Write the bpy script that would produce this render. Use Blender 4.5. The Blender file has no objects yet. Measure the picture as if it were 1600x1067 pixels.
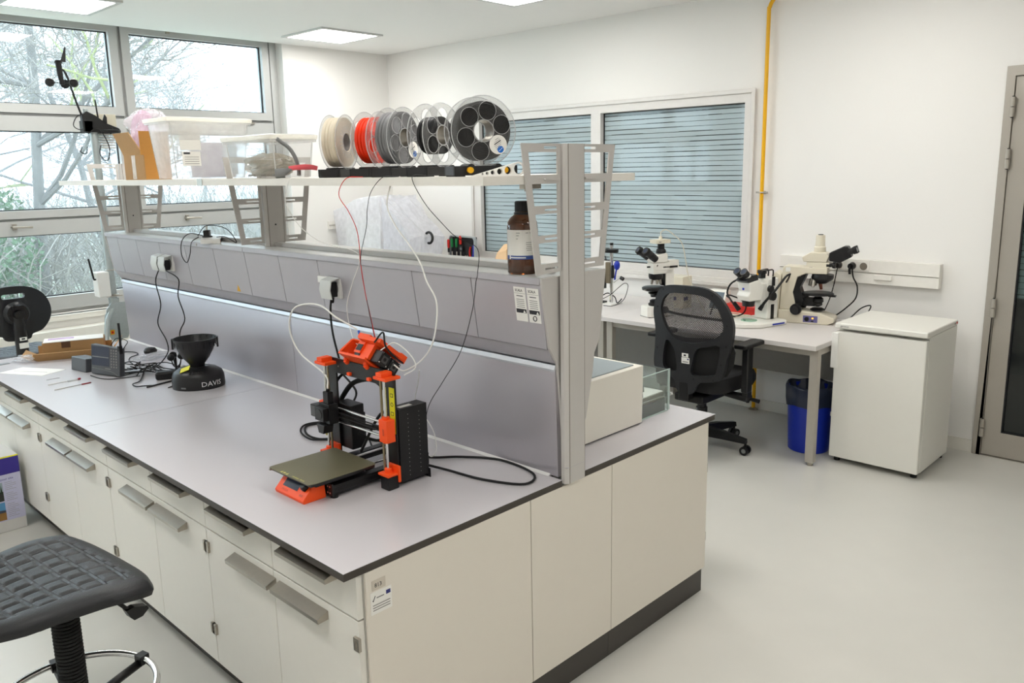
import bpy, bmesh, math, random
from mathutils import Vector, Matrix, Euler
R = math.radians; PI = math.pi
random.seed(7)
C = bpy.context.scene.collection
sc = bpy.context.scene

# ------------------------------------------------------------------ camera, light, exposure
cam_d = bpy.data.cameras.new('camera'); cam = bpy.data.objects.new('camera', cam_d); C.objects.link(cam)
YAW, PITCH, ROLL = R(43.965), R(11.131), R(-1.031)
fwd = Vector((math.cos(YAW)*math.cos(PITCH), math.sin(YAW)*math.cos(PITCH), -math.sin(PITCH)))
rgt = Vector((math.sin(YAW), -math.cos(YAW), 0)); upv = rgt.cross(fwd)
rr = math.cos(ROLL)*rgt + math.sin(ROLL)*upv; uu = -math.sin(ROLL)*rgt + math.cos(ROLL)*upv
mm = Matrix((rr, uu, -fwd)).transposed().to_4x4(); mm.translation = (-1.053, -1.639, 1.757)
cam.matrix_world = mm
cam_d.sensor_width = 36; cam_d.lens = 1274.52/1600*36
cam_d.shift_x = -7.985/1600; cam_d.shift_y = -(533.5-515.67)/1600
cam_d.clip_start = 0.05; cam_d.clip_end = 300
sc.camera = cam
SKY = 6.1          # overcast sky
LAMP = 17.0         # ceiling panels
sc.view_settings.view_transform = 'Standard'; sc.view_settings.look = 'None'
sc.view_settings.exposure = 0.2; sc.view_settings.gamma = 1; sc.view_settings.use_curve_mapping = False
sc.cycles.transparent_max_bounces = 48; sc.cycles.max_bounces = 10
w = bpy.data.worlds.new('world'); sc.world = w; w.use_nodes = True
bg = w.node_tree.nodes['Background']; bg.inputs[0].default_value = (0.80, 0.90, 1.0, 1); bg.inputs[1].default_value = SKY

# ------------------------------------------------------------------ materials
def lin(c):
    return tuple(((x/255)/12.92 if x/255 <= .04045 else ((x/255+.055)/1.055)**2.4) for x in c)
_m = {}
def mat(name, rgb=(200,200,200), rough=.5, metal=0, spec=.5, var=.04, bump=0, scale=30, emit=0, coat=0, trans=0, ior=1.45, alpha=1):
    if name in _m: return _m[name]
    m = bpy.data.materials.new(name); _m[name] = m; m.use_nodes = True
    nt = m.node_tree; N = nt.nodes; L = nt.links; b = N['Principled BSDF']
    c = lin(rgb)
    b.inputs['Roughness'].default_value = rough; b.inputs['Metallic'].default_value = metal
    b.inputs['Specular IOR Level'].default_value = spec; b.inputs['IOR'].default_value = ior
    b.inputs['Coat Weight'].default_value = coat; b.inputs['Transmission Weight'].default_value = trans
    b.inputs['Alpha'].default_value = alpha
    tc = N.new('ShaderNodeTexCoord'); nz = N.new('ShaderNodeTexNoise'); nz.inputs['Scale'].default_value = scale
    nz.inputs['Detail'].default_value = 4
    L.new(tc.outputs['Object'], nz.inputs['Vector'])
    mx = N.new('ShaderNodeMix'); mx.data_type = 'RGBA'
    mx.inputs[6].default_value = (*[x*(1-var) for x in c], 1); mx.inputs[7].default_value = (*[min(1, x*(1+var)) for x in c], 1)
    L.new(nz.outputs['Fac'], mx.inputs[0]); L.new(mx.outputs[2], b.inputs['Base Color'])
    if bump:
        bp = N.new('ShaderNodeBump'); bp.inputs['Strength'].default_value = bump; bp.inputs['Distance'].default_value = .002
        L.new(nz.outputs['Fac'], bp.inputs['Height']); L.new(bp.outputs[0], b.inputs['Normal'])
    if emit:
        b.inputs['Emission Color'].default_value = (*c, 1); b.inputs['Emission Strength'].default_value = emit
    return m
def clear(name, rgb=(255,255,255), opac=.15, rough=.05, milky=(245,245,245), gloss=.5, crease=0):
    """thin see-through sheet: mostly straight-through, part milky, with a mirror coat"""
    if name in _m: return _m[name]
    m = bpy.data.materials.new(name); _m[name] = m; m.use_nodes = True
    nt = m.node_tree; N = nt.nodes; L = nt.links; N.remove(N['Principled BSDF'])
    t = N.new('ShaderNodeBsdfTransparent'); t.inputs[0].default_value = (*lin(rgb), 1)
    d = N.new('ShaderNodeBsdfDiffuse'); d.inputs[0].default_value = (*lin(milky), 1)
    tl = N.new('ShaderNodeBsdfTranslucent'); tl.inputs[0].default_value = (*lin(milky), 1)
    dm = N.new('ShaderNodeMixShader'); dm.inputs[0].default_value = .5; L.new(d.outputs[0], dm.inputs[1]); L.new(tl.outputs[0], dm.inputs[2])
    nz = N.new('ShaderNodeTexNoise'); nz.inputs['Scale'].default_value = 9
    mp = N.new('ShaderNodeMapRange'); mp.inputs['To Min'].default_value = opac*.8; mp.inputs['To Max'].default_value = min(1, opac*1.2)
    L.new(nz.outputs['Fac'], mp.inputs['Value'])
    a = N.new('ShaderNodeMixShader'); L.new(mp.outputs[0], a.inputs[0]); L.new(t.outputs[0], a.inputs[1]); L.new(dm.outputs[0], a.inputs[2])
    g = N.new('ShaderNodeBsdfGlossy'); g.inputs['Roughness'].default_value = rough
    fr = N.new('ShaderNodeFresnel'); fr.inputs[0].default_value = 1.45
    if crease:
        bp = N.new('ShaderNodeBump'); bp.inputs['Strength'].default_value = crease; bp.inputs['Distance'].default_value = .02; nz.inputs['Scale'].default_value = 14; L.new(nz.outputs['Fac'], bp.inputs['Height']); L.new(bp.outputs[0], g.inputs['Normal']); L.new(bp.outputs[0], d.inputs['Normal'])
    ml = N.new('ShaderNodeMath'); ml.operation = 'MULTIPLY'; ml.inputs[1].default_value = gloss*2; L.new(fr.outputs[0], ml.inputs[0]); ml.use_clamp = True; ge = N.new('ShaderNodeNewGeometry'); iv = N.new('ShaderNodeMath'); iv.operation = 'SUBTRACT'; iv.inputs[0].default_value = 1; L.new(ge.outputs['Backfacing'], iv.inputs[1]); m2 = N.new('ShaderNodeMath'); m2.operation = 'MULTIPLY'; L.new(ml.outputs[0], m2.inputs[0]); L.new(iv.outputs[0], m2.inputs[1]); ml = m2
    f = N.new('ShaderNodeMixShader'); L.new(ml.outputs[0], f.inputs[0]); L.new(a.outputs[0], f.inputs[1]); L.new(g.outputs[0], f.inputs[2])
    L.new(f.outputs[0], N['Material Output'].inputs[0])
    return m

WALL = mat('wall_paint', (237,235,231), .7, bump=.08, scale=220, var=.01)
CEIL = mat('ceiling_paint', (240,239,236), .8, bump=.05, scale=150, var=.01)
FLOOR = mat('floor_vinyl', (206,204,197), .32, bump=.03, scale=6, var=.03)
TOP = mat('worktop_laminate', (203,199,202), .24, spec=.65, var=.02, bump=.04, scale=300)
EDGE = mat('worktop_core', (62,56,50), .45)
CAB = mat('cabinet_white', (230,227,219), .4, var=.015)
CABW = mat('carcass_white', (232,230,222), .5, var=.015)
GAP = mat('gap_shadow', (120,112,100), .7)
KICK = mat('plinth_dark', (66,62,58), .45)
STEEL = mat('brushed_steel', (176,170,160), .32, 1, var=.06, scale=80)
CHROME = mat('chrome', (225,225,225), .08, 1)
ALU = mat('aluminium_grey', (190,187,184), .42, .25, var=.03)
ALUD = mat('aluminium_frame', (190,191,189), .45, .2, var=.02)
SPINE = mat('spine_grey_coating', (184,181,186), .36, .25, var=.02)
SPINEB = mat('end_plate_grey', (198,194,190), .42, .15, var=.02)
LEDGE = mat('ledge_top', (206,208,206), .3, .1, var=.05)
DARK = mat('dark_gasket', (28,30,34), .6)
BLACK = mat('black_plastic', (16,16,18), .42, bump=.1, scale=200)
BLACK2 = mat('black_satin', (26,26,28), .35)
BLACKR = mat('black_rubber', (20,20,21), .7)
PU = mat('black_pu_foam', (30,31,34), .42, bump=.35, scale=260)
WHITE = mat('white_plastic', (236,235,230), .35)
CREAM = mat('cream_enamel', (222,216,196), .35)
ORANGE = mat('orange_print', (255,84,22), .45, bump=.1, scale=300)
RED = mat('red_plastic', (205,40,30), .4)
BLUE = mat('blue_plastic', (22,48,170), .3)
YELLOW = mat('yellow_paint', (236,176,10), .35)
YEL2 = mat('yellow_sticker', (232,226,30), .5)
PAPER = mat('paper', (238,236,230), .7)
INK = mat('ink', (50,50,54), .7)
INKL = mat('ink_grey', (140,138,136), .7)
LOGO = mat('logo_blue', (30,110,200), .5)
NAVY = mat('navy', (38,42,110), .5)
CARD = mat('cardboard', (176,138,92), .8, var=.06, bump=.15, scale=60)
CARDO = mat('cardboard_orange', (200,142,70), .8, var=.06, bump=.15, scale=60)  # more orange board, on one outer carton wall and some flaps
SCREEN = mat('lcd_glass', (52,60,78), .12)
GLASSP = clear('window_glass', (236,244,246), .015, .02, gloss=.5)
CLEARP = clear('clear_plastic', (240,240,240), .06, .08)
MILKP = clear('milky_plastic', (245,245,245), .34, .2)
BAGP = clear('thin_bag', (248,248,250), .35, .15, crease=.6)
RIMP = clear('clear_plastic_rim', (235,235,235), .45, .1)
GALV = mat('galvanised', (176,184,184), .4, .7, var=.12, scale=60)
HOSE = mat('grey_hose', (120,122,122), .5)

# ------------------------------------------------------------------ mesh builder
class MB:
    def __init__(s): s.v = []; s.f = []; s.mi = []; s.sm = []; s.ms = []; s.M = Matrix()
    def _m(s, m):
        if m not in s.ms: s.ms.append(m)
        return s.ms.index(m)
    def add(s, vs, fs, m, smooth=False):
        o = len(s.v); k = s._m(m)
        s.v += [s.M @ Vector(p) for p in vs]
        for f in fs: s.f.append([o+i for i in f]); s.mi.append(k); s.sm.append(smooth)
        return s
    def box(s, x0, y0, z0, x1, y1, z1, m):
        if x0 > x1: x0, x1 = x1, x0
        if y0 > y1: y0, y1 = y1, y0
        if z0 > z1: z0, z1 = z1, z0
        return s.add([(x0,y0,z0),(x1,y0,z0),(x1,y1,z0),(x0,y1,z0),(x0,y0,z1),(x1,y0,z1),(x1,y1,z1),(x0,y1,z1)],
            [(0,3,2,1),(4,5,6,7),(0,1,5,4),(1,2,6,5),(2,3,7,6),(3,0,4,7)], m)
    def cbox(s, c, d, m, rot=None):
        M0 = s.M; s.M = s.M @ Matrix.Translation(c) @ (Euler(rot).to_matrix().to_4x4() if rot else Matrix())
        s.box(-d[0]/2,-d[1]/2,-d[2]/2,d[0]/2,d[1]/2,d[2]/2, m); s.M = M0; return s
    def prism(s, poly, ax, a, b, m, smooth=False):
        def P(u, v, w): return {'x':(w,u,v),'y':(u,w,v),'z':(u,v,w)}[ax]
        n = len(poly); vs = [P(u,v,a) for u,v in poly]+[P(u,v,b) for u,v in poly]
        s.add(vs, [list(range(n))[::-1], list(range(n,2*n))], m)
        s.add(vs, [(i,(i+1)%n,n+(i+1)%n,n+i) for i in range(n)], m, smooth); return s
    def loft(s, rings, m, smooth=True, caps=True, close=True):
        n = len(rings[0]); vs = [p for r in rings for p in r]; fs = []
        for k in range(len(rings)-1):
            for i in range(n if close else n-1): fs.append((k*n+i, k*n+(i+1)%n, (k+1)*n+(i+1)%n, (k+1)*n+i))
        s.add(vs, fs, m, smooth)
        if caps: s.add(rings[0], [list(range(n))[::-1]], m); s.add(rings[-1], [list(range(n))], m)
        return s
    def cyl(s, p0, p1, r0, r1=None, m=None, n=20, caps=True):
        r1 = r0 if r1 is None else r1; p0 = Vector(p0); p1 = Vector(p1); d = (p1-p0).normalized()
        a = d.orthogonal().normalized(); b = d.cross(a)
        return s.loft([[p+r*(math.cos(2*PI*i/n)*a+math.sin(2*PI*i/n)*b) for i in range(n)] for p,r in ((p0,r0),(p1,r1))], m, True, caps)
    def lathe(s, prof, c=(0,0,0), ax=(0,0,1), m=None, n=28, caps=True, a0=0, a1=2*PI):
        c = Vector(c); d = Vector(ax).normalized(); a = d.orthogonal().normalized()
        if abs(d.z) > .99: a = Vector((1,0,0))
        b = d.cross(a)
        return s.loft([[c+d*h+r*(math.cos(2*PI*i/n)*a+math.sin(2*PI*i/n)*b) for i in range(n)] for r,h in prof], m, True, caps)
    def tube(s, pts, r, m, n=8, sub=6, caps=True):
        pts = [Vector(p) for p in pts]
        if sub > 1 and len(pts) > 2:
            q = [pts[0]*2-pts[1]]+pts+[pts[-1]*2-pts[-2]]; o = []
            for i in range(1, len(q)-2):
                for k in range(sub):
                    t = k/sub; a,b,c,d = q[i-1],q[i],q[i+1],q[i+2]
                    o.append(.5*((2*b)+(c-a)*t+(2*a-5*b+4*c-d)*t*t+(3*b-a-3*c+d)*t**3))
            pts = o+[pts[-1]]
        rings = []; up = None
        for i,p in enumerate(pts):
            d = (pts[min(i+1,len(pts)-1)]-pts[max(i-1,0)])
            if d.length < 1e-9: d = Vector((0,0,1))
            d.normalize()
            if up is None: up = d.orthogonal().normalized()
            up = (up - d*up.dot(d))
            up = up.normalized() if up.length > 1e-6 else d.orthogonal().normalized()
            b = d.cross(up); rad = r(i/(len(pts)-1)) if callable(r) else r
            rings.append([p+rad*(math.cos(2*PI*k/n)*up+math.sin(2*PI*k/n)*b) for k in range(n)])
        return s.loft(rings, m, True, caps)
    def ball(s, c, r, m, n=14, sc_=(1,1,1)):
        c = Vector(c); k = n//2
        rings = [[c+Vector((r*sc_[0]*math.sin(PI*j/k)*math.cos(2*PI*i/n), r*sc_[1]*math.sin(PI*j/k)*math.sin(2*PI*i/n), r*sc_[2]*math.cos(PI*j/k))) for i in range(n)] for j in range(1,k)]
        s.loft(rings[::-1], m, True, True); return s
    def torus(s, c, ax, Rr, r, m, n=32, k=8):
        c = Vector(c); d = Vector(ax).normalized(); a = d.orthogonal().normalized(); b = d.cross(a); vs=[]; fs=[]
        for i in range(n):
            t = 2*PI*i/n; e = math.cos(t)*a+math.sin(t)*b
            for j in range(k):
                q = 2*PI*j/k; vs.append(c+e*(Rr+r*math.cos(q))+d*r*math.sin(q))
        for i in range(n):
            for j in range(k): fs.append((i*k+j, i*k+(j+1)%k, ((i+1)%n)*k+(j+1)%k, ((i+1)%n)*k+j))
        return s.add(vs, fs, m, True)
    def plate(s, outer, holes, P, t, m):
        """flat plate of outline `outer` with `holes`, P(u,v,w) maps to 3-D, thickness t"""
        bm = bmesh.new(); es = []
        for lp in [outer]+holes:
            vs = [bm.verts.new((u,v,0)) for u,v in lp]
            es += [bm.edges.new((vs[i], vs[(i+1)%len(vs)])) for i in range(len(vs))]
        bmesh.ops.triangle_fill(bm, edges=es, use_beauty=True, use_dissolve=False)
        bm.verts.index_update(); vv = [(v.co.x, v.co.y) for v in bm.verts]; ff = [[v.index for v in f.verts] for f in bm.faces]; bm.free()
        s.add([P(u,v,0) for u,v in vv], ff, m); s.add([P(u,v,t) for u,v in vv], [f[::-1] for f in ff], m)
        for lp in [outer]+holes:
            n = len(lp); s.add([P(u,v,0) for u,v in lp]+[P(u,v,t) for u,v in lp], [(i,(i+1)%n,n+(i+1)%n,n+i) for i in range(n)], m, n > 10)
        return s
    def text(s, body, size, P, m, t=.0006, align='LEFT'):
        cu = bpy.data.curves.new('t', 'FONT'); cu.body = body; cu.size = size; cu.extrude = t; cu.align_x = align; cu.resolution_u = 2
        o = bpy.data.objects.new('t', cu); C.objects.link(o); dg = bpy.context.evaluated_depsgraph_get(); me = o.evaluated_get(dg).to_mesh()
        vs = [P(v.co.x, v.co.y, v.co.z) for v in me.vertices]; fs = [list(p.vertices) for p in me.polygons]
        s.add(vs, fs, m); o.evaluated_get(dg).to_mesh_clear(); bpy.data.objects.remove(o); bpy.data.curves.remove(cu); return s
    def build(s, name, parent=None, bevel=0, seg=2, loc=None, solid=0, fix=True):
        me = bpy.data.meshes.new(name); me.from_pydata([tuple(v) for v in s.v], [], s.f)
        for m in s.ms: me.materials.append(m)
        for p,k,sm in zip(me.polygons, s.mi, s.sm): p.material_index = k; p.use_smooth = sm
        bm = bmesh.new(); bm.from_mesh(me)
        bmesh.ops.remove_doubles(bm, verts=bm.verts, dist=1e-6)
        if fix: bmesh.ops.recalc_face_normals(bm, faces=bm.faces)
        for e in bm.edges:
            if len(e.link_faces) == 2 and e.calc_face_angle(0) > R(38): e.smooth = False
        bm.to_mesh(me); bm.free()
        o = bpy.data.objects.new(name, me); C.objects.link(o)
        if parent is not None: o.parent = parent
        if loc: o.location = loc
        if bevel:
            b = o.modifiers.new('bevel', 'BEVEL'); b.width = bevel; b.segments = seg; b.limit_method = 'ANGLE'; b.angle_limit = R(40)
            for p in me.polygons: p.use_smooth = True
            b.harden_normals = True
        return o
def tag(o, label=None, cat=None, group=None, kind=None):
    if label: o['label'] = label
    if cat: o['category'] = cat
    if group: o['group'] = group
    if kind: o['kind'] = kind
    return o
def thing(name, loc, label, cat, rz=0, group=None):
    o = bpy.data.objects.new(name, None); C.objects.link(o); o.location = loc; o.rotation_euler = (0,0,rz); o.empty_display_size = .05
    return tag(o, label, cat, group)
def one(name, mb, loc, label, cat, rz=0, group=None, **k):
    o = mb.build(name, **k); o.location = loc; o.rotation_euler = (0,0,rz); return tag(o, label, cat, group)
def kids(o): return [x for x in C.objects if x.parent == o]
def copy_tree(o, parent=None):
    c = o.copy(); C.objects.link(c); c.parent = parent
    for ch in kids(o): copy_tree(ch, c)
    return c
def circle(r, n=32, cx=0, cy=0): return [(cx+r*math.cos(2*PI*i/n), cy+r*math.sin(2*PI*i/n)) for i in range(n)]
def rrect(x0, y0, x1, y1, r, n=4):
    o = []
    for cx,cy,a in ((x1-r,y0+r,-90),(x1-r,y1-r,0),(x0+r,y1-r,90),(x0+r,y0+r,180)):
        for i in range(n+1): t = R(a+90*i/n); o.append((cx+r*math.cos(t), cy+r*math.sin(t)))
    return o
def cord(name, pts, r, m, label, cat='cord', group=None, n=8):
    c = Vector(pts[0]); mb = MB(); mb.tube([Vector(p)-c for p in pts], r, m, n); return one(name, mb, c, label, cat, group=group)

# ================================================================== THE ROOM
XW, YW, ZC, XL, YF = 4.33, 5.33, 2.925, -3.1, -3.9
def struct(name, mb, **k):
    o = mb.build(name, **k); o['kind'] = 'structure'; return o
struct('floor', MB().box(XL-.1, YF-.1, -.1, XW+.2, YW+.3, 0, FLOOR))
struct('ceiling', MB().box(XL-.1, YF-.1, ZC, XW+.2, YW, ZC+.08, CEIL))
struct('wall_left', MB().box(XL-.1, YF-.1, 0, XL, YW, ZC, WALL))
struct('wall_front', MB().box(XL, YF-.1, 0, XW, YF, ZC, WALL))
# right wall with the internal window (y 1.22..4.09, z .93..2.266) and the door (y -1.37..-.331, z 0..2.277)
b = MB(); T = XW+.15
b.box(XW,YF,0, T,-1.36,ZC, WALL).box(XW,-1.36,2.272, T,-.336,ZC, WALL).box(XW,-.336,0, T,1.225,ZC, WALL)
b.box(XW,1.225,0, T,4.085,.935, WALL).box(XW,1.225,2.262, T,4.085,ZC, WALL).box(XW,4.085,0, T,YW,ZC, WALL)
struct('wall_right', b)
# window wall: pier right of the windows, parapet below, lintel above
b = MB(); b.box(3.13,YW,0, XW+.2,YW+.3,ZC+.08, WALL).box(XL-.1,YW,0, 3.13,YW+.3,.70, WALL).box(XL-.1,YW,3.0, 3.13,YW+.3,3.3, WALL)
struct('wall_back', b)
struct('trim_1', MB().box(XL,YW-.035,.66, 3.13,YW+.05,.70, mat('sill_board',(226,223,214),.4)))
b = MB().box(XL+.4,YW-.13,.12, 3.05,YW-.002,.60, mat('radiator_cover',(224,222,214),.4))
tag(one('radiator_cover', b, (0,0,0), 'long white boxed cover running low along the wall under the outside windows', 'radiator', bevel=.004))
BASE = mat('baseboard_white', (228,224,215), .45)
struct('baseboard_right', MB().box(XW-.015,-.336,0, XW,YW,.075, BASE).box(XW-.015,YF,0, XW,-1.36,.075, BASE))
struct('baseboard_back', MB().box(3.13,YW-.015,0, XW-.015,YW,.075, BASE))

# ---- outside windows: three sashes per bay
def ring(mb, x0,z0,x1,z1, gx0,gz0,gx1,gz1, y0,y1, m):
    mb.plate([(x0,z0),(x1,z0),(x1,z1),(x0,z1)], [[(gx0,gz0),(gx1,gz0),(gx1,gz1),(gx0,gz1)]], lambda u,v,w: (u,y0+w,v), y1-y0, m)
def bay(name):
    root = tag(thing(name, (0,0,0), None, None), kind='structure')
    fr = MB(); gk = MB()
    fr.box(0,5.46,.70, .012,5.56,2.99, ALUD).box(1.328,5.46,.70, 1.34,5.56,2.99, ALUD)
    fr.box(0,5.47,2.224, 1.34,5.56,2.240, ALUD).box(0,5.47,1.440, 1.34,5.56,1.452, ALUD).box(0,5.47,.695, 1.34,5.56,.725, ALUD)
    for z0,z1,g0,g1 in ((2.243,2.985,2.31,2.895),(1.455,2.221,1.515,2.11),(.728,1.437,.835,1.325)):
        ring(fr, .014,z0,1.326,z1, .08,g0,1.26,g1, 5.43,5.53, ALUD)
        ring(gk, .075,g0-.004,1.265,g1+.004, .088,g0+.008,1.252,g1-.008, 5.475,5.49, DARK)
        MB().box(.083,5.492,g0, 1.257,5.496,g1, GLASSP).build('pane', root)
    fr.build('window_frame', root); gk.build('gasket', root)
    for z in (2.945, 1.395):
        h = MB(); h.cbox((.40 if z>2 else .42,5.425,z), (.03,.012,.045), STEEL); h.tube([(.40,5.42,z),(.40,5.385,z),(.42,5.38,z),(.53,5.38,z-.004)], .009, STEEL)
        h.build('window_handle', root)
    for x in (.25, 1.0): MB().box(x,5.415,2.205, x+.13,5.43,2.222, STEEL).build('hinge', root)
    return root
w1 = bay('window_1'); w1.location = (.38,0,0)
for n,x in (('window_2',1.72),('window_4_added',-.96),('window_5_added',-2.30)):  # last two bays are unseen, added for daylight and reflections
    c = copy_tree(w1); c.name = n; c.location = (x,0,0)
struct('trim_2', MB().box(-3.1,5.44,.70, -2.31,5.54,3.0, ALUD).box(3.062,5.44,.70, 3.13,5.54,3.0, ALUD))

# ---- internal window with striped frosted film
def film():
    m = bpy.data.materials.new('striped_film'); m.use_nodes = True; nt = m.node_tree; N = nt.nodes; L = nt.links; N.remove(N['Principled BSDF'])
    tc = N.new('ShaderNodeTexCoord'); sp = N.new('ShaderNodeSeparateXYZ'); L.new(tc.outputs['Object'], sp.inputs[0])
    def M(op, a, b=None, c=None):
        n = N.new('ShaderNodeMath'); n.operation = op
        for i,x in enumerate((a,b,c)):
            if x is None: continue
            if isinstance(x, (int,float)): n.inputs[i].default_value = x
            else: L.new(x, n.inputs[i])
        return n.outputs[0]
    k = M('DIVIDE', sp.outputs[2], .0366); fl = M('FLOOR', k); frc = M('FRACT', k)
    cv = N.new('ShaderNodeCombineXYZ'); L.new(M('MULTIPLY', sp.outputs[1], 1.6), cv.inputs[0]); L.new(M('MULTIPLY', fl, 7.31), cv.inputs[1])
    nz = N.new('ShaderNodeTexNoise'); nz.inputs['Scale'].default_value = 1.0; nz.inputs['Detail'].default_value = 1; L.new(cv.outputs[0], nz.inputs['Vector'])
    wdt = M('MULTIPLY_ADD', M('GREATER_THAN', nz.outputs['Fac'], .5), .07, .09)
    gap = M('LESS_THAN', frc, wdt)
    d = N.new('ShaderNodeBsdfDiffuse'); d.inputs[0].default_value = (*lin((192,207,211)), 1)
    tr = N.new('ShaderNodeBsdfTranslucent'); tr.inputs[0].default_value = (*lin((190,214,222)), 1)
    mx = N.new('ShaderNodeMixShader'); mx.inputs[0].default_value = .25; L.new(d.outputs[0], mx.inputs[1]); L.new(tr.outputs[0], mx.inputs[2])
    t = N.new('ShaderNodeBsdfTransparent'); t.inputs[0].default_value = (.8,.86,.86,1)
    a = N.new('ShaderNodeMixShader'); L.new(gap, a.inputs[0]); L.new(mx.outputs[0], a.inputs[1]); L.new(t.outputs[0], a.inputs[2])
    g = N.new('ShaderNodeBsdfGlossy'); g.inputs['Roughness'].default_value = .03
    fr = N.new('ShaderNodeFresnel'); fr.inputs[0].default_value = 1.5
    f = N.new('ShaderNodeMixShader'); ge = N.new('ShaderNodeNewGeometry'); L.new(M('MULTIPLY', fr.outputs[0], M('SUBTRACT', 1.0, ge.outputs['Backfacing'])), f.inputs[0]); L.new(a.outputs[0], f.inputs[1]); L.new(g.outputs[0], f.inputs[2])
    L.new(f.outputs[0], N['Material Output'].inputs[0]); return m
FILM = film()
root = tag(thing('window_3', (0,0,0), None, None), kind='structure')
WF = mat('window_frame_white', (218,214,209), .42, .1)
b = MB(); P = lambda u,v,w: (4.318+w, u, v)
b.plate([(1.22,.93),(4.09,.93),(4.09,2.266),(1.22,2.266)], [[(1.289,1.0),(2.565,1.0),(2.565,2.189),(1.289,2.189)],[(2.665,1.0),(3.985,1.0),(3.985,2.189),(2.665,2.189)]], P, .12, WF)
b.plate([(1.205,.915),(4.105,.915),(4.105,2.281),(1.205,2.281)], [[(1.235,.945),(4.075,.945),(4.075,2.251),(1.235,2.251)]], lambda u,v,w: (4.305+w,u,v), .013, WF)
b.build('window_frame', root, bevel=.003)
b = MB()
for y0,y1 in ((1.289,2.565),(2.665,3.985)):
    b.plate([(y0-.002,.998),(y1+.002,.998),(y1+.002,2.191),(y0-.002,2.191)], [[(y0+.006,1.006),(y1-.006,1.006),(y1-.006,2.183),(y0+.006,2.183)]], lambda u,v,w: (4.36+w,u,v), .01, DARK)
    MB().box(4.372,y0,1.0, 4.378,y1,2.189, FILM).build('pane', root)
b.build('gasket', root)
b = MB().box(4.28,1.10,.885, 4.33,5.33,.915, WF); struct('trim_3', b, bevel=.004)
# room behind the right wall
RB = mat('back_room_wall', (150,155,158), .8); 
b = MB(); b.box(6.6,-3.0,0, 6.7,5.4,2.9, RB).box(4.48,-3.0,-.05, 6.7,5.4,0, mat('back_room_floor',(120,118,112),.5)).box(4.48,-3.0,2.9, 6.7,5.4,2.98, RB).box(4.48,-3.1,0, 6.7,-3.0,2.9, RB).box(4.48,5.4,0, 6.7,5.5,2.9, RB).box(4.48,.95,0, 6.6,1.02,2.9, RB)
struct('wall_corridor', b)

# ---- door
root = tag(thing('door_1', (0,0,0), None, None), kind='structure')
DM = mat('door_aluminium', (172,166,156), .42, .3, var=.02)
b = MB(); b.plate([(-1.37,0),(-.331,0),(-.331,2.277),(-1.37,2.277)][::-1], [[(-1.31,.002),(-.377,.002),(-.377,2.222),(-1.31,2.222)]], lambda u,v,w: (4.30+w,u,v), .06, DM)
b.box(4.345,-.382,0,4.36,-.37,2.23,DM).box(4.345,-1.31,2.213,4.36,-.37,2.23,DM)
b.build('door_frame', root, bevel=.003)
b = MB(); b.plate([(-1.307,.006),(-.379,.006),(-.379,2.219),(-1.307,2.219)], [[(-1.21,.155),(-.475,.155),(-.475,2.12),(-1.21,2.12)]], lambda u,v,w: (4.312+w,u,v), .05, DM)
b.build('door_leaf', root, bevel=.002)
b = MB().plate([(-1.212,.153),(-.473,.153),(-.473,2.122),(-1.212,2.122)], [[(-1.204,.161),(-.481,.161),(-.481,2.114),(-1.204,2.114)]], lambda u,v,w: (4.318+w,u,v), .03, DARK).build('gasket', root)
b = MB().box(4.336,-1.21,.155, 4.342,-.475,2.12, clear('door_glass', (214,222,220), .03, .03, gloss=.5)); b.build('pane', root)
MB().box(4.345,-1.21,.97, 4.347,-.475,2.11, FILM).build('film', root)
for z in (2.053,1.767,.908,.176):
    h = MB().cyl((4.292,-.377,z-.055),(4.292,-.377,z-.002),.013,None,DM).cyl((4.292,-.377,z+.002),(4.292,-.377,z+.055),.013,None,DM).cyl((4.292,-.377,z-.06),(4.292,-.377,z+.06),.006,None,DARK)
    h.build('hinge', root)

# ---- ceiling lights
LGT = mat('light_diffuser', (255,253,249), .5, emit=LAMP); LFR = mat('light_frame', (205,205,203), .4, .2)
def lamp(x, y, label):
    root = thing('ceiling_light', (x,y,ZC), label, 'ceiling light', group='square ceiling light panels')
    f = MB(); f.plate([(-.31,-.31),(.31,-.31),(.31,.31),(-.31,.31)], [[(-.275,-.275),(.275,-.275),(.275,.275),(-.275,.275)]], lambda u,v,w: (u,v,-.014+w), .0139, LFR)
    f.build('frame', root); MB().box(-.274,-.274,-.009, .274,.274,-.004, LGT).build('diffuser', root); return root
l0 = lamp(3.21, 4.63, 'square ceiling light panel wholly in view above the wall corner')
for x,y,t in ((3.15,2.375,'square ceiling light panel cut by the top edge near the middle of the photo'),
    (1.03,4.63,'square ceiling light panel beside the top left window, cut by the photo edge'),
    (1.03,2.375,'square ceiling light panel above the near end of the shelf'),(3.15,.13,'square ceiling light panel above the microscope bench aisle'),
    (1.03,.13,'square ceiling light panel above the 3D printer end of the island'),
    (1.03,-2.1,'square ceiling light panel behind the photographer'),(-1.1,4.63,'square ceiling light panel by the far left windows'),
    (-1.1,2.375,'square ceiling light panel over the left aisle'),(-1.1,.13,'square ceiling light panel left of the photographer'),(-1.1,-2.1,'square ceiling light panel in the rear left of the room')):
    c = copy_tree(l0); c.location = (x,y,ZC); c['label'] = t

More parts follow.
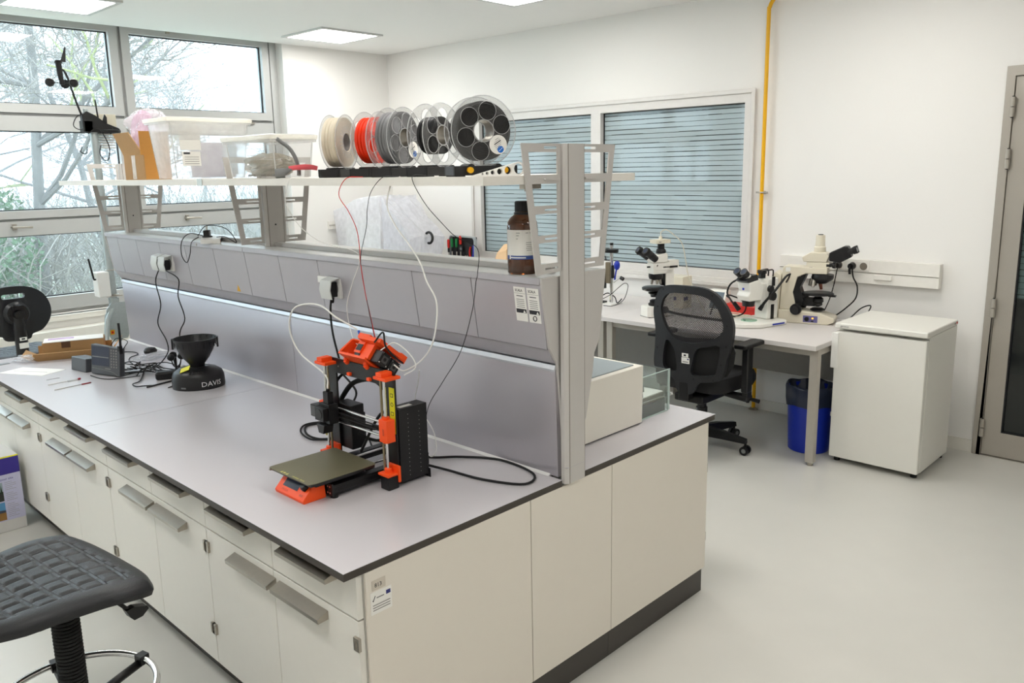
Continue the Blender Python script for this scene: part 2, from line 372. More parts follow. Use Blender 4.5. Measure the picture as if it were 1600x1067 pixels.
# ---- gas pipe, trunking
b = MB(); b.tube([(4.29,1.12,.012),(4.29,1.12,.6),(4.29,1.12,1.4),(4.29,1.12,2.2),(4.29,1.12,2.74),(4.29,1.115,2.79),(4.29,1.095,2.83),(4.29,1.06,2.858),(4.29,1.01,2.87),(4.29,.9,2.87),(4.29,.3,2.87),(4.29,-1.5,2.87),(4.29,-3.8,2.87)], .0135, YELLOW, 12)
r = thing('gas_pipe', (4.29,1.12,0), 'yellow gas pipe running up the wall right of the striped window', 'pipe')
o = b.build('pipe', r); o.location = (-4.29,-1.12,0)
MB().cyl((0,0,.002),(0,0,.016),.035,.02,STEEL).build('floor_collar', r)
for z in (1.57,):
    MB().torus((0,0,z),(0,0,1),.018,.005,STEEL).box(-.008,-.042,z-.006,.008,.042,z+.006,STEEL).box(0,-.01,z-.01,.04,.01,z+.01,STEEL).build('pipe_clip', r)
r = thing('cable_trunking', (4.33,.44,1.07), 'white wall trunking with sockets above the fridge and cream microscope', 'trunking')
TR = mat('trunking_white', (234,231,224), .4)
b = MB(); b.box(-.055,-.515,-.075, 0,.515,.075, TR).box(-.057,-.513,-.004,-.054,.513,.004, TR); b.build('channel', r, bevel=.004)
MB().box(-.0575,-.513,-.007,-.0555,.513,-.004, GAP).build('seam', r)
for y in (.10,.01,-.06):
    MB().box(-.063,y-.035,.006,-.055,y+.035,.066, TR).cyl((-.066,y,.035),(-.063,y,.035),.024,None,GAP).build('socket', r, bevel=.002)
MB().box(-.07,-.24,-.045,-.055,-.13,-.015, TR).build('blank_cover', r, bevel=.003)
o = one('wall_socket', MB().box(-.05,-.02,-.04,.05,0,.04, TR).box(-.045,-.024,-.002,.045,-.02,.002, GAP), (3.55,5.328,1.25), 'small white socket box on the plain wall beside the outside windows', 'socket', bevel=.004)

# ================================================================== OUTSIDE
GR = mat('winter_grass', (176,178,160), .9, var=.25, scale=2)
struct('ground', MB().box(-60,5.7,-.35, 60,90,-.3, GR))
BARK = mat('bark', (120,116,112), .9, var=.3, bump=.3, scale=12); TWIG = mat('twig', (138,132,124), .9, var=.25)
MOSS = mat('mossy_bark', (146,150,104), .9, var=.3); LEAF = mat('evergreen_leaf', (84,104,78), .8, var=.35)
def grow(mb, mt, p, d, L, r, lev, rnd):  # one bough and its side shoots
    n = 4 if lev > 1 else 3; pts = [p]; q = Vector(p); dd = Vector(d)
    for i in range(n):
        dd = (dd + Vector((rnd.uniform(-1,1),rnd.uniform(-1,1),rnd.uniform(-.6,.8)))*(.3 if lev < 4 else .16)).normalized(); q = q+dd*L/n; pts.append(q.copy())
    mb.tube(pts, (lambda t: max(.006, r*(1-.5*t))), mt(lev), 6 if lev > 2 else 3, 1, lev > 3)
    if lev == 0: return
    for k in range(rnd.randint(3,4) if lev > 1 else 6):
        t = rnd.uniform(.35,1); j = min(n-1, int(t*n)); bp = pts[j].lerp(pts[j+1], t*n-j) if t < 1 else pts[-1]
        ax = Vector((rnd.uniform(-1,1),rnd.uniform(-1,1),rnd.uniform(-.3,.6))).normalized()
        nd = (dd*.55+ax*.75).normalized(); grow(mb, mt, bp, nd, L*rnd.uniform(.5,.78), r*.5, lev-1, rnd)
def tree(x, y, h, seed, label, moss=False, r=.16, lean=0):
    rnd = random.Random(seed); root = thing('bare_tree', (x,y,-.3), label, 'tree', group='bare winter trees outside')
    tr = MB(); br = MB(); p = Vector((0,0,0)); pts = [p]; d = Vector((lean,0,1)).normalized()
    for i in range(5): d = (d+Vector((rnd.uniform(-.12,.12),rnd.uniform(-.12,.12),0))).normalized(); p = p+d*h*.12; pts.append(p)
    tr.tube(pts, lambda t: r*(1-.4*t), BARK, 9, 2); tr.build('trunk', root)
    mt = lambda lev: (MOSS if (moss and lev == 3 and rnd.random() < .6) else BARK if lev > 2 else TWIG)
    for k in range(6):
        a = rnd.uniform(0,2*PI); q = pts[min(5,2+k//2)]
        grow(br, mt, q, Vector((math.cos(a)*.9,math.sin(a)*.9,rnd.uniform(.1,.9))), h*rnd.uniform(.28,.42), r*.45, 4, rnd)
    br.build('branches', root, fix=False)
BR = 'bare winter trees outside'
for a in ((2.7,11.5,7,1,'large bare tree with mossy boughs low in the left window',True,.09,.10),(1.1,16,8,2,'tall bare tree seen at the left edge of the top window',True,.08,0),
          (5.6,17,6.5,3,'bare tree behind the frame between the two windows',True,.08,-.1),(9.0,22,6.5,4,'smaller bare tree outside the right window pane',False,.07,0),
          (3.4,24,9,5,'distant bare tree seen between the nearest outside trees',False,.09,0),(14.5,31,7.5,6,'far slender bare tree nearest the right window jamb',False,.08,0),
          (-6.5,21,8,8,'bare tree far to the left outside',True,.12,.1),(6.5,29,9,12,'far bare tree left of the window mullion',False,.09,0),(11.5,32,8.5,13,'very distant bare tree right of the window mullion',False,.08,0)):
    tree(*a)
b = MB(); rnd = random.Random(11)
for i in range(4500):
    y = rnd.uniform(10.5,26); x = rnd.uniform(-5,1.15*y-3); hh = rnd.uniform(.5,1.9)*(.35+.045*y)
    p = Vector((x,y,-.3)); q = p+Vector((rnd.uniform(-.5,.5),rnd.uniform(-.4,.4),hh*.6)); e = q+Vector((rnd.uniform(-.7,.7),rnd.uniform(-.4,.4),hh*.4))
    b.tube([p,q,e], lambda t: .012*(1-.5*t), TWIG, 3, 2, False)
    for k in range(2): f = p.lerp(q,rnd.uniform(.4,1)); b.tube([f,f+Vector((rnd.uniform(-.5,.5),rnd.uniform(-.3,.3),rnd.uniform(-.1,.5)))], .006, TWIG, 3, 1, False)
tag(b.build('brushwood', fix=False), 'pale tangle of bare brushwood filling the ground beyond the outside windows', 'brushwood', kind='stuff')
b = MB(); rnd = random.Random(5)
for i in range(2600):
    a = rnd.uniform(0,2*PI); rr_ = .9*math.sqrt(rnd.random()); z = rnd.uniform(0,1.9); s_ = (1-.35*abs(z-1)); c = Vector((rr_*s_*math.cos(a), rr_*s_*math.sin(a), z))
    u = Vector((rnd.uniform(-1,1),rnd.uniform(-1,1),rnd.uniform(-1,1))).normalized()*.05; v = u.orthogonal().normalized()*.03
    b.add([c-u,c+v,c+u,c-v], [(0,1,2,3)], LEAF)
r = thing('evergreen_shrub', (1.75,11.2,-.3), 'dark green leafy shrub outside low in the left window', 'shrub')
b.build('foliage', r, fix=False); MB().tube([(0,0,0),(.03,0,.6),(0,.04,1.5)], .04, BARK, 6).build('stem', r)
# mist over the woods
mst = bpy.data.materials.new('winter_mist'); mst.use_nodes = True; nt = mst.node_tree; nt.nodes.remove(nt.nodes['Principled BSDF'])
vs_ = nt.nodes.new('ShaderNodeVolumeScatter'); vs_.inputs['Density'].default_value = .014; vs_.inputs['Color'].default_value = (.93,.97,1,1)
nt.links.new(vs_.outputs[0], nt.nodes['Material Output'].inputs['Volume'])
tag(MB().box(-40,8,-.29,50,60,13,mst).build('mist'), 'pale winter mist hanging over the woods outside the windows', 'mist', kind='stuff')

# ================================================================== THE ISLAND
ZT = .766; TH = .023
def top(name, x0,y0,x1,y1, label):
    b = MB(); b.box(x0+.001,y0+.001,ZT-TH, x1-.001,y1-.001,ZT-.0015, EDGE).box(x0,y0,ZT-.0015, x1,y1,ZT, TOP)
    return one('worktop', b, (0,0,0), label, 'worktop', group=None)
# near board is notched for the end post
b = MB(); b.prism([(.001,.001),(.8445,.001),(.8445,.055),(.862,.055),(.862,1.824),(.001,1.824)],'z',ZT-TH,ZT-.0015,EDGE).prism([(0,0),(.8445,0),(.8445,.055),(.862,.055),(.862,1.8245),(0,1.8245)],'z',ZT-.0015,ZT,TOP); one('worktop', b, (0,0,0), 'pale grey worktop half under the 3D printer, with dark edge', 'worktop')
b = MB(); b.box(.001,1.828,ZT-TH, .862,3.53,ZT-.0015, EDGE).box(0,1.8275,ZT-.0015,.862,3.53,ZT, TOP); one('worktop', b, (0,0,0), 'pale grey worktop half under the weather station parts nearest the window', 'worktop')
b = MB(); b.box(.948,.001,ZT-TH, 1.799,3.53,ZT-.0015, EDGE).box(.948,0,ZT-.0015,1.80,3.53,ZT, TOP); one('worktop', b, (0,0,0), 'pale grey worktop on the aisle side of the island, under the white glass-tray instrument', 'worktop')

# base cabinets: two drawers over two doors, wedge handles
def handle(mb, y0, y1, z, dp=.036):     # wedge profile pull, front at x<0
    mb.prism([(-.001,z-.012),(.002-dp,z-.014),(-dp,z-.001),(-.001,z+.013)], 'y', y0, y1, STEEL)
def cabinet(w0=.43):
    r = thing('base_cabinet', (0,0,0), 'x', 'cabinet')
    MB().box(.02,.002,.112,.60,.858,ZT-TH-.001, CABW).build('body', r)
    for k in (0,1):
        y0 = k*w0+.0015; y1 = (k+1)*w0-.0015
        dr = MB().box(0,y0,.612,.019,y1,ZT-TH-.004, CAB).build('drawer', r, bevel=.0015)
        mb = MB(); c = .200+k*.430; handle(mb, c-.126, c+.126, .7205, .048); mb.build('handle', dr)
        dd = MB().box(0,y0,.113,.019,y1,.607, CAB).build('door', r, bevel=.0015)
        mb = MB(); c = .268 if k == 0 else .540; handle(mb, c-.126, c+.126, .574); mb.build('handle', dd)
        for z in (.245,.545):
            y = .006 if k == 0 else .854; mb = MB(); mb.box(-.008,y-.012,z-.019,.001,y+.012,z+.019, STEEL).box(-.0085,y-.003,z-.012,-.0078,y+.003,z+.012, GAP)
            mb.build('hinge', dd, bevel=.002)
    return r
c0 = cabinet(); c0.location = (.045,.012,0); c0['label'] = 'white double base cabinet at the near corner, below the 3D printer'
for i,t in ((1,'white double base cabinet second from the near corner, behind the lab stool'),(2,'white double base cabinet third from the near corner, right of the carton on the floor'),(3,'white double base cabinet at the window end, mostly behind the carton on the floor')):
    c = copy_tree(c0); c.location = (.045,.012+i*.86,0); c['label'] = t
for i,t in ((0,'white base cabinet facing the microscope bench, at the near end of the island'),):
    c = copy_tree(c0); c.location = (1.755,.012+.86,0); c.rotation_euler = (0,0,PI); c['label'] = t
one('plinth', MB().box(.11,.03,0,.14,3.45,.111, KICK).box(1.66,.045,0,1.69,3.45,.111, KICK), (0,0,0), 'dark plinth strip along the foot of the base cabinets', 'plinth')
one('plinth', MB().box(.112,.016,0,1.112,.03,.111, KICK).box(1.114,.016,0,1.752,.03,.111, KICK), (0,0,0), 'dark grey plinth strip along the foot of the cream end panels', 'plinth')
for x0,x1,t in ((.066,.695,'left cream end panel of the island, with two small stickers'),(.696,1.112,'middle cream end panel of the island, below the grey post'),(1.113,1.754,'right cream end panel of the island, beside the open floor')):
    r = thing('end_panel', (x0,.0,.112), t, 'panel')
    MB().box(0,.001,0,x1-x0-.002,.0105,ZT-TH-.113, mat('end_panel_cream',(228,221,209),.42,var=.012)).build('board', r, bevel=.001)
    if x0 < .1:
        s = MB(); s.box(.018,-.0004,.572,.062,.001,.600, mat('sticker_beige',(205,196,182),.5)).text('813', .016, lambda u,v,w: (.026+u,-.0008-w,.580+v), INK, .0002); s.build('inventory_sticker', r)
        s = MB(); s.box(.012,-.0004,.505,.080,.001,.568, PAPER).box(.062,-.0008,.548,.076,-.0004,.559, NAVY)
        s.prism([(.017,.545),(.020,.541),(.028,.556),(.026,.557),(.020,.546)], 'y', -.0008, -.0004, INK)
        for i in range(3): s.box(.018,-.0008,.529-i*.007,.074,-.0004,.5315-i*.007, INKL)
        s.box(.031,-.0008,.548,.055,-.0004,.551, INKL); s.build('funding_sticker', r)
# ------------------------------------------------------------------ service spine
YE = 3.53
r = thing('service_spine', (.894,1.75,ZT), 'long grey metal service spine with socket panels running down the middle of the island', 'service spine')
r_off = Vector((-.894,-1.75,-ZT))
def sp(mb, name, **k):
    o = mb.build(name, r, **k); o.location = r_off; return o
ZL = 1.43
SPM = mat('brushed_grey_panel', (184,180,186), .30, .45, var=.05, scale=3, bump=.05)
b = MB(); prof = [(.872,ZT+.0006),(.850,ZT+.0006),(.838,1.128),(.843,1.142),(.872,1.142)]
for y0,y1 in ((.022,1.598),(1.601,YE-.002)): b.prism(prof, 'y', y0, y1, SPM)
b.prism([(.92,ZT+.0006),(.955,ZT+.0006),(.99,.98),(1.03,1.142),(.92,1.142)], 'y', .022, YE-.002, SPINE); sp(b, 'lower_panel', bevel=.002)
b = MB(); b.prism([(.87,1.143),(.842,1.150),(.826,1.165),(.812,1.200),(.87,1.2)], 'y', .022, YE-.002, SPINE); sp(b, 'grooved_rail', bevel=.001)
b = MB(); ys = [.022,.335,.645,.95,1.255,1.56,1.86,2.165,2.475,2.785,3.09,3.36,YE-.002]
for i in range(len(ys)-1): b.prism([(.87,1.203),(.804,1.203),(.776,1.408),(.87,1.408)], 'y', ys[i]+.0016, ys[i+1]-.0016, SPINE)
b.prism([(.92,1.203),(1.053,1.203),(1.084,1.408),(.92,1.408)], 'y', .022, YE-.002, SPINE); b.box(.83,.03,1.21,.868,YE-.01,1.40,DARK); sp(b, 'socket_panel')
b = MB()
for y0,y1 in ((.022,1.598),(1.601,YE-.002)): b.prism([(.8375,1.124),(.835,1.131),(.8405,1.1445),(.846,1.1445)], 'y', y0, y1, mat('lip_highlight_paint',(214,218,224),.3,.4))  # bright strip: highlight of the rounded panel edge put into its colour
sp(b, 'panel_lip_highlight')
b = MB()
for y0,y1 in ((.022,1.858),(1.862,YE)):
    b.prism([(1.087,1.4095),(1.087,ZL),(.770,ZL),(.770,1.4095)], 'y', y0, y1, SPINE)
    b.box(.776,y0,ZL,1.081,y1,ZL+.0015, LEDGE)
sp(b, 'ledge', bevel=.0008)
b = MB()
for y0,y1 in ((.075,1.765),(1.845,3.43)): b.box(.885,y0,ZL+.0015,.905,y1,ZL+.020, ALU)
sp(b, 'ledge_rail', bevel=.001)
b = MB()
poly = [(.864,ZT+.0008),(.862,.93),(.846,1.10),(.839,1.154),(.826,1.172),(.803,1.209),(.772,1.41),(.770,1.4305),(1.087,1.4305),(1.084,1.41),(1.053,1.2),(1.027,1.156),(1.018,1.095),(.983,.943),(.948,.90),(.948,ZT+.0008)]
b.prism(poly, 'y', .012, .0215, SPINEB); sp(b, 'end_plate', bevel=.001); b = MB(); b.prism(poly, 'y', YE, YE+.008, SPINEB); sp(b, 'end_plate', bevel=.001); b = MB(); b.prism([(.838,ZT+.0004),(.849,ZT+.0004),(.849,ZT+.007)], 'y', .055, YE-.002, mat('white_sealant',(232,230,228),.5)); sp(b, 'seal_strip')
b = MB()
# two paper notices near the end
def on_panel(y, z): return .804-(z-1.203)*(.028/.205)-.0004
def decal(b, y0, y1, z0, z1, m, lift=.0004):
    x0 = on_panel(0,z0)-lift; x1 = on_panel(0,z1)-lift
    b.add([(x0,y0,z0),(x0,y1,z0),(x1,y1,z1),(x1,y0,z1)], [(0,1,2,3)], m)
for y0 in (.090,.034):
    b = MB(); decal(b, y0, y0+.050, 1.285, 1.396, PAPER)
    decal(b, y0+.003, y0+.047, 1.312, 1.325, INK, .0006)
    b.add([(on_panel(0,1.313)-.0009,y0+.006,1.313),(on_panel(0,1.313)-.0009,y0+.018,1.313),(on_panel(0,1.322)-.0009,y0+.012,1.322)], [(0,1,2)], PAPER)
    for i in range(5): decal(b, y0+.008, y0+.042, 1.330+i*.0062, 1.3322+i*.0062, INKL, .0006)
    decal(b, y0+.012, y0+.040, 1.366, 1.3685, INK, .0006); decal(b, y0+.001, y0+.049, 1.375, 1.376, INKL, .0006)
    b.text('SCALA', .0125, lambda u,v,w: (on_panel(0,1.381+v)-.0008-w, y0+.044-u*.84, 1.381+v), INK, .0002)
    if y0 < .05: b.torus((on_panel(0,1.299)-.0012,y0+.025,1.299),(1,0,0),.0075,.0014,INK,20,5)
    sp(b, 'printed_notice')
b = MB(); b.add([(on_panel(0,1.212)-.0006,1.965,1.212),(on_panel(0,1.212)-.0006,2.0,1.212),(on_panel(0,1.245)-.0006,1.9825,1.245)], [(0,1,2)], mat('warning_yellow',(226,172,50),.5)); sp(b, 'warning_sticker')
b = MB().cyl((.7755,2.32,1.42),(.768,2.32,1.42),.006,None,STEEL,10); sp(b, 'screw')
# hinged socket covers
def cover(y, open_):
    b = MB(); x = on_panel(0,1.30); b.box(x-.008,y-.04,1.262,x+.003,y+.04,1.342, WHITE); b.cyl((x-.0085,y,1.30),(x-.006,y,1.30),.024,None,INKL,18)
    sp(b, 'socket', bevel=.003)
    b = MB(); M_ = mat('socket_flap',(206,208,204),.35)
    b.prism([(x-.01,1.348),(x-.05,1.338),(x-.058,1.300),(x-.05,1.262),(x-.046,1.262),(x-.053,1.300),(x-.046,1.333),(x-.01,1.342)] if open_ else [(x-.008,1.342),(x-.013,1.342),(x-.013,1.262),(x-.008,1.262)], 'y', y-.038, y+.038, M_)
    sp(b, 'socket_flap', bevel=.002)
cover(2.775,1); cover(2.685,1); cover(1.145,1)
b = MB(); x = on_panel(0,1.33); b.box(x-.012,1.19,1.318,x+.003,1.255,1.345, WHITE); sp(b, 'socket_label_strip', bevel=.002)

# ------------------------------------------------------------------ posts with ladder brackets, shelves
def post(y, label, near=False):
    r = thing('shelf_post', (.894,y,ZL), label, 'post')
    z0 = (ZT-.012-ZL) if near else .0016
    b = MB(); w = .0485; z1 = 1.831-ZL
    b.prism([(-w,-.002),(-w+.006,-.008),(-w+.012,-.012),(w-.006,-.012),(w,.004),(w,.012),(-w,.012)], 'z', z0, z1, SPINEB)
    b.box(-w+.013,-.0126,z0,-w+.0155,-.0115,z1, GAP).box(w-.007,-.0124,z0,w-.006,-.0115,z1, GAP)
    b.build('column', r)
    if near: MB().box(-w-.0005,-.0125,z0+.055,w+.0005,.006,z0+.056, SPINE).build('cover_joint', r)
    for sgn,x_in,tz in ((-1,-.0495,1.831),(1,.0495,1.831)):
        P = lambda u,v,w_: (sgn*u-.002, .004+w_, v)
        outer = [(.0495,.017),(.163,.016),(.220,.401),(.0495,.401)]
        def xo(z): return .163+(z-.016)*(.057/.385)-.026
        def wn(z0_,z1_): return [(.064,z0_),(xo(z0_),z0_),(xo(z1_),z1_),(.064,z1_)]
        def sl(z0_,z1_): return [(.064,z0_),(.122,z0_),(.122,z1_),(.064,z1_)]
        holes = [wn(.311,.376),wn(.220,.284),wn(.132,.196),wn(.046,.110), sl(.385,.393),sl(.204,.210),sl(.118,.124),sl(.028,.034)]
        b = MB(); b.plate(outer, holes, P, .004, SPINEB)
        b.prism([(sgn*q-.002,h) for q,h in ((.064,.294),(.122,.294),(.125,.297),(.122,.300),(.064,.300))], 'y', -.002, .004, SPINEB)
        b.build('ladder_bracket', r)
    for x,z in ((-.015,.375),(.02,.375),(0,.10)):
        if not near: MB().cyl((x,-.0132,z),(x,-.011,z),.004,None,DARK,10).build('screw', r)
    return r
post(-.008, 'grey end post with ladder brackets standing by the brown bottle', True)
post(1.775, 'grey middle post with ladder brackets under the plastic tubs')
post(3.40, 'grey far post with ladder brackets nearest the outside windows')
SH = mat('shelf_cream', (232,228,220), .45)
for y0,y1,t in ((.003,1.70,'near half of the long cream shelf, under the filament spools'),(1.705,3.43,'far half of the long cream shelf, under the cardboard box')):
    b = MB(); xs = 1.232
    b.box(.525,y0,1.7145,.842,y1,1.7395, SH).box(.948,y0,1.7145,xs,y1,1.7395, SH)
    for a,c in ([(.014,1.70)] if y0 < 1 else [(1.705,1.760),(1.79,3.385)]): b.box(.842,a,1.7145,.948,c,1.7395, SH)
    one('shelf', b, (0,0,0), t, 'shelf', fix=True)
one('shelf_connector', MB().box(.523,1.680,1.712,.5245,1.725,1.742, STEEL), (0,0,0), 'small grey connector joining the two shelf boards', 'bracket')
one('spirit_level_clamp', MB().box(.745,.055,1.699,.82,.075,1.7125, STEEL).cyl((.77,.065,1.692),(.77,.065,1.699),.01,None,STEEL), (0,0,0), 'small metal clamp under the near end of the shelf', 'clamp')

# ================================================================== 3D PRINTER
r = thing('desktop_3d_printer', (.46,.54,ZT), 'black and orange 3D printer with a flat print bed standing on the island worktop', '3D printer')
b = MB(); b.plate([(-.185,.008),(.185,.008),(.185,.376),(-.185,.376)], [[(-.135,.03),(.135,.03),(.135,.325),(-.135,.325)]], lambda u,v,w: (-.003+w,u,v), .006, BLACK2)
for y in (-.12,.12): b.cyl((-.0034,y,.35),(-.0028,y,.35),.003,None,STEEL,8)
b.build('frame', r, bevel=.0006)
b = MB()
for y in (-.095,.095):
    b.box(-.20,y-.015,.012,.18,y+.015,.042, BLACK)
    for z in (.019,.035): b.box(-.2004,y-.0155,z-.001,.18,y+.0155,z+.001, BLACK2)
b.box(-.205,-.112,.008,-.199,.112,.048, BLACK2).box(.178,-.112,.008,.184,.112,.048, BLACK2)
for y in (-.1,-.088,.088,.1):
    for z in (.018,.038): b.cyl((-.2062,y,z),(-.204,y,z),.003,None,CHROME,8)
for x,y in ((-.19,-.1),(-.19,.1),(.165,-.1),(.165,.1)): b.cyl((x,y,0),(x,y,.012),.012,None,BLACKR,12)
for y in (-.05,.05): b.cyl((-.20,y,.046),(.178,y,.046),.004,None,CHROME,10)
b.build('base_frame', r, bevel=.0006)
BED = mat('spring_steel_sheet', (122,117,92), .42, .45, var=.05, bump=.3, scale=500)
ox = -.163
b = MB(); b.prism([(ox-.125,-.113),(ox-.125,.112),(ox-.118,.120),(ox+.118,.120),(ox+.125,.112),(ox+.125,-.112),(ox+.118,-.120),(ox-.10,-.120)], 'z', .070, .072, BED)
o = b.build('print_sheet', r, bevel=.0003)
b = MB(); GOLD = mat('bed_print_yellow', (214,206,120), .5)
b.text('ORIGINAL  PRUSA', .0085, lambda u,v,w: (ox-.119+v, -.01-u, .0722+w), GOLD, .0001)
for k,y in enumerate((.055,.04,.024)):
    b.add([(ox-.121,y,.0723),(ox-.109,y-.006,.0723),(ox-.121,y-.012,.0723)] if k != 1 else [(ox-.120,y,.0723),(ox-.112,y,.0723),(ox-.112,y-.011,.0723),(ox-.120,y-.011,.0723)], [(0,1,2)] if k != 1 else [(0,1,2,3)], GOLD)
b.build('printed_warning', o)
b = MB(); b.box(ox-.118,-.118,.062,ox+.118,.118,.0692, BLACK2).box(ox-.09,-.10,.050,ox+.09,.10,.054, BLACK).cyl((ox,0,.046),(ox,0,.062),.05,None,BLACK,16)
b.box(ox-.127,.105,.064,ox-.118,.112,.069, STEEL); b.build('heated_bed', r, bevel=.0006)
# front control box
wx = [(-.288,.0),(-.291,.010),(-.288,.014),(-.247,.056),(-.212,.056),(-.208,.0)]
b = MB(); b.prism(wx, 'y', -.082, .082, ORANGE); o = b.build('control_box', r, bevel=.002)
def slope(y, t, l=.0006): # point on the sloped face, t 0..1 upward
    x0,z0,x1,z1 = -.288,.014,-.247,.056; n = Vector((-(z1-z0),0,(x1-x0))).normalized(); p = Vector((x0+(x1-x0)*t, y, z0+(z1-z0)*t)); return p+n*l
b = MB(); b.add([slope(.055,.28),slope(-.028,.28),slope(-.028,.90),slope(.055,.90)], [(0,1,2,3)], SCREEN); b.build('screen', o)
b = MB(); c = slope(-.056,.62,0); e = slope(-.056,.62,.016); b.cyl(c,e,.012,.010,BLACK,9); b.cyl(c,slope(-.056,.62,.008),.0145,None,BLACK,5); b.build('control_knob', o)
b = MB(); b.text('PRUSA', .012, lambda u,v,w: slope(.05-u, .05+v/.06*.9, .0004+w), mat('orange_print_dark',(214,70,28),.5), .0002)
b.add([slope(-.048,.10),slope(-.066,.10),slope(-.066,.22),slope(-.048,.22)], [(0,1,2,3)], mat('orange_print_dark')); b.build('embossed_lettering', o)
# z axis
for s in (-1,1):
    y = s*.165
    b = MB(); b.cyl((-.028,y,.05),(-.028,y,.362),.005,None,CHROME,12); b.build('smooth_rod', r)
    b = MB(); b.cyl((-.028,y-s*.018,.05),(-.028,y-s*.018,.350),.004,None,mat('lead_screw',(150,138,112),.4,.8),10); b.build('lead_screw', r)
    b = MB(); b.prism([(-.048,y-.034),(-.048,y+.03),(-.003,y+.034),(.012,y+.034),(.012,y-.034)], 'z', .356, .366, ORANGE).prism([(-.046,y-.012),(-.046,y+.018),(-.003,y+.018),(-.003,y-.012)], 'z', .366, .380, ORANGE); b.build('rod_holder', r, bevel=.002)
    b = MB(); b.box(-.052,y-.030,.044,-.003,y+.024,.052, ORANGE).box(-.012,y-.034,.02,-.003,y+.028,.074, ORANGE).cyl((-.028,y,.05),(-.028,y,.066),.012,None,ORANGE,14); b.build('motor_mount', r, bevel=.002)
    b = MB(); b.box(-.050,y-.028,.0,-.008,y+.014,.043, BLACK); b.build('stepper_motor', r, bevel=.003)
# x axis
b = MB()
for z in (.168,.214): b.cyl((-.030,-.165,z),(-.030,.165,z),.004,None,CHROME,12)
b.build('x_axis_rods', r)
b = MB()
for z in (.184,.198): b.box(-.034,-.165,z-.0008,-.027,.165,z+.0008, BLACKR)
b.build('drive_belt', r)
b = MB(); b.box(-.045,-.190,.155,-.012,-.150,.228, ORANGE).cyl((-.0285,-.165,.150),(-.0285,-.165,.235),.0125,None,ORANGE,14).box(-.0462,-.176,.178,-.0448,-.168,.200, mat('orange_print_dark')); b.build('x_end_right', r, bevel=.003)
b = MB(); b.box(-.045,.150,.155,-.012,.188,.228, ORANGE).cyl((-.0285,.165,.150),(-.0285,.165,.235),.0125,None,ORANGE,14); b.build('x_end_left', r, bevel=.003)
e_ = MB(); e_.box(-.070,.088,.165,-.034,.150,.232, BLACK).box(-.078,.150,.180,-.036,.190,.222, BLACK2).box(-.062,.104,.228,-.040,.134,.272, BLACK).cyl((-.051,.119,.272),(-.051,.119,.281),.006,None,BLACK,10)
e_.prism([(.095,.165),(.142,.165),(.132,.134),(.104,.134)], 'x', -.088, -.050, BLACK2).cyl((-.066,.118,.122),(-.066,.118,.134),.002,.005,GOLD,10)
e_.box(-.090,.094,.178,-.070,.146,.222, BLACK)
o = e_.build('extruder', r, bevel=.002)
MB().cyl((-.0905,.12,.20),(-.092,.12,.20),.018,None,BLACK2,18).build('cooling_fan', o)
MB().cbox((-.0785,.17,.201),(.0008,.034,.034), mat('motor_label',(88,88,88),.4,.5)).build('motor_plate', o)
# power supply, electronics box
b = MB(); b.box(.004,-.190,.012,.118,-.140,.255, BLACK)
for x in (.040,.085):
    for i in range(15): b.cyl((x,-.1902,.03+i*.0145),(x,-.1906,.03+i*.0145),.0016,None,INKL,6)
b.box(.118,-.196,.0,.121,-.136,.03, BLACK); b.box(.02,-.178,.2551,.07,-.160,.2556, PAPER); b.build('power_supply', r, bevel=.0015)
b = MB(); b.box(.006,.075,.06,.060,.170,.215, BLACK).box(.06,.085,.07,.072,.160,.18, BLACK2)
b.build('electronics_box', r, bevel=.003)
b = MB(); b.add([(-.0036,-.155,.175),(-.0036,-.183,.175),(-.0036,-.183,.325),(-.0036,-.155,.325)], [(0,1,2,3)], YEL2)
for i,z in enumerate((.19,.215,.24,.27,.30)):
    if i % 2: b.torus((-.004,-.169,z),(1,0,0),.006,.001,INK,14,4)
    else: b.cbox((-.004,-.169,z),(.0004,.014,.012),INK); b.cbox((-.0043,-.169,z),(.0004,.010,.008),YEL2)
b.build('warning_label', r)
# cable bundles
b = MB(); b.tube([(.05,.185,.05),(.045,.20,.12),(.04,.192,.19),(.04,.156,.240),(.04,.097,.288),(.04,.003,.316),(.04,-.06,.306),(.04,-.115,.26),(.035,-.125,.21),(.03,-.06,.165),(.02,.03,.155),(-.02,.10,.19)], .0088, BLACKR, 10)
b.tube([(.02,.17,.20),(.02,.178,.27),(.03,.14,.315),(.035,.07,.335),(.04,0,.335)], .005, BLACKR, 8)
b.tube([(.02,.06,.12),(.05,0,.10),(.06,-.08,.14),(.05,-.11,.20),(.04,-.08,.22),(.03,-.04,.19),(0,.02,.07)], .005, BLACKR, 8); b.build('cable_bundle', r)
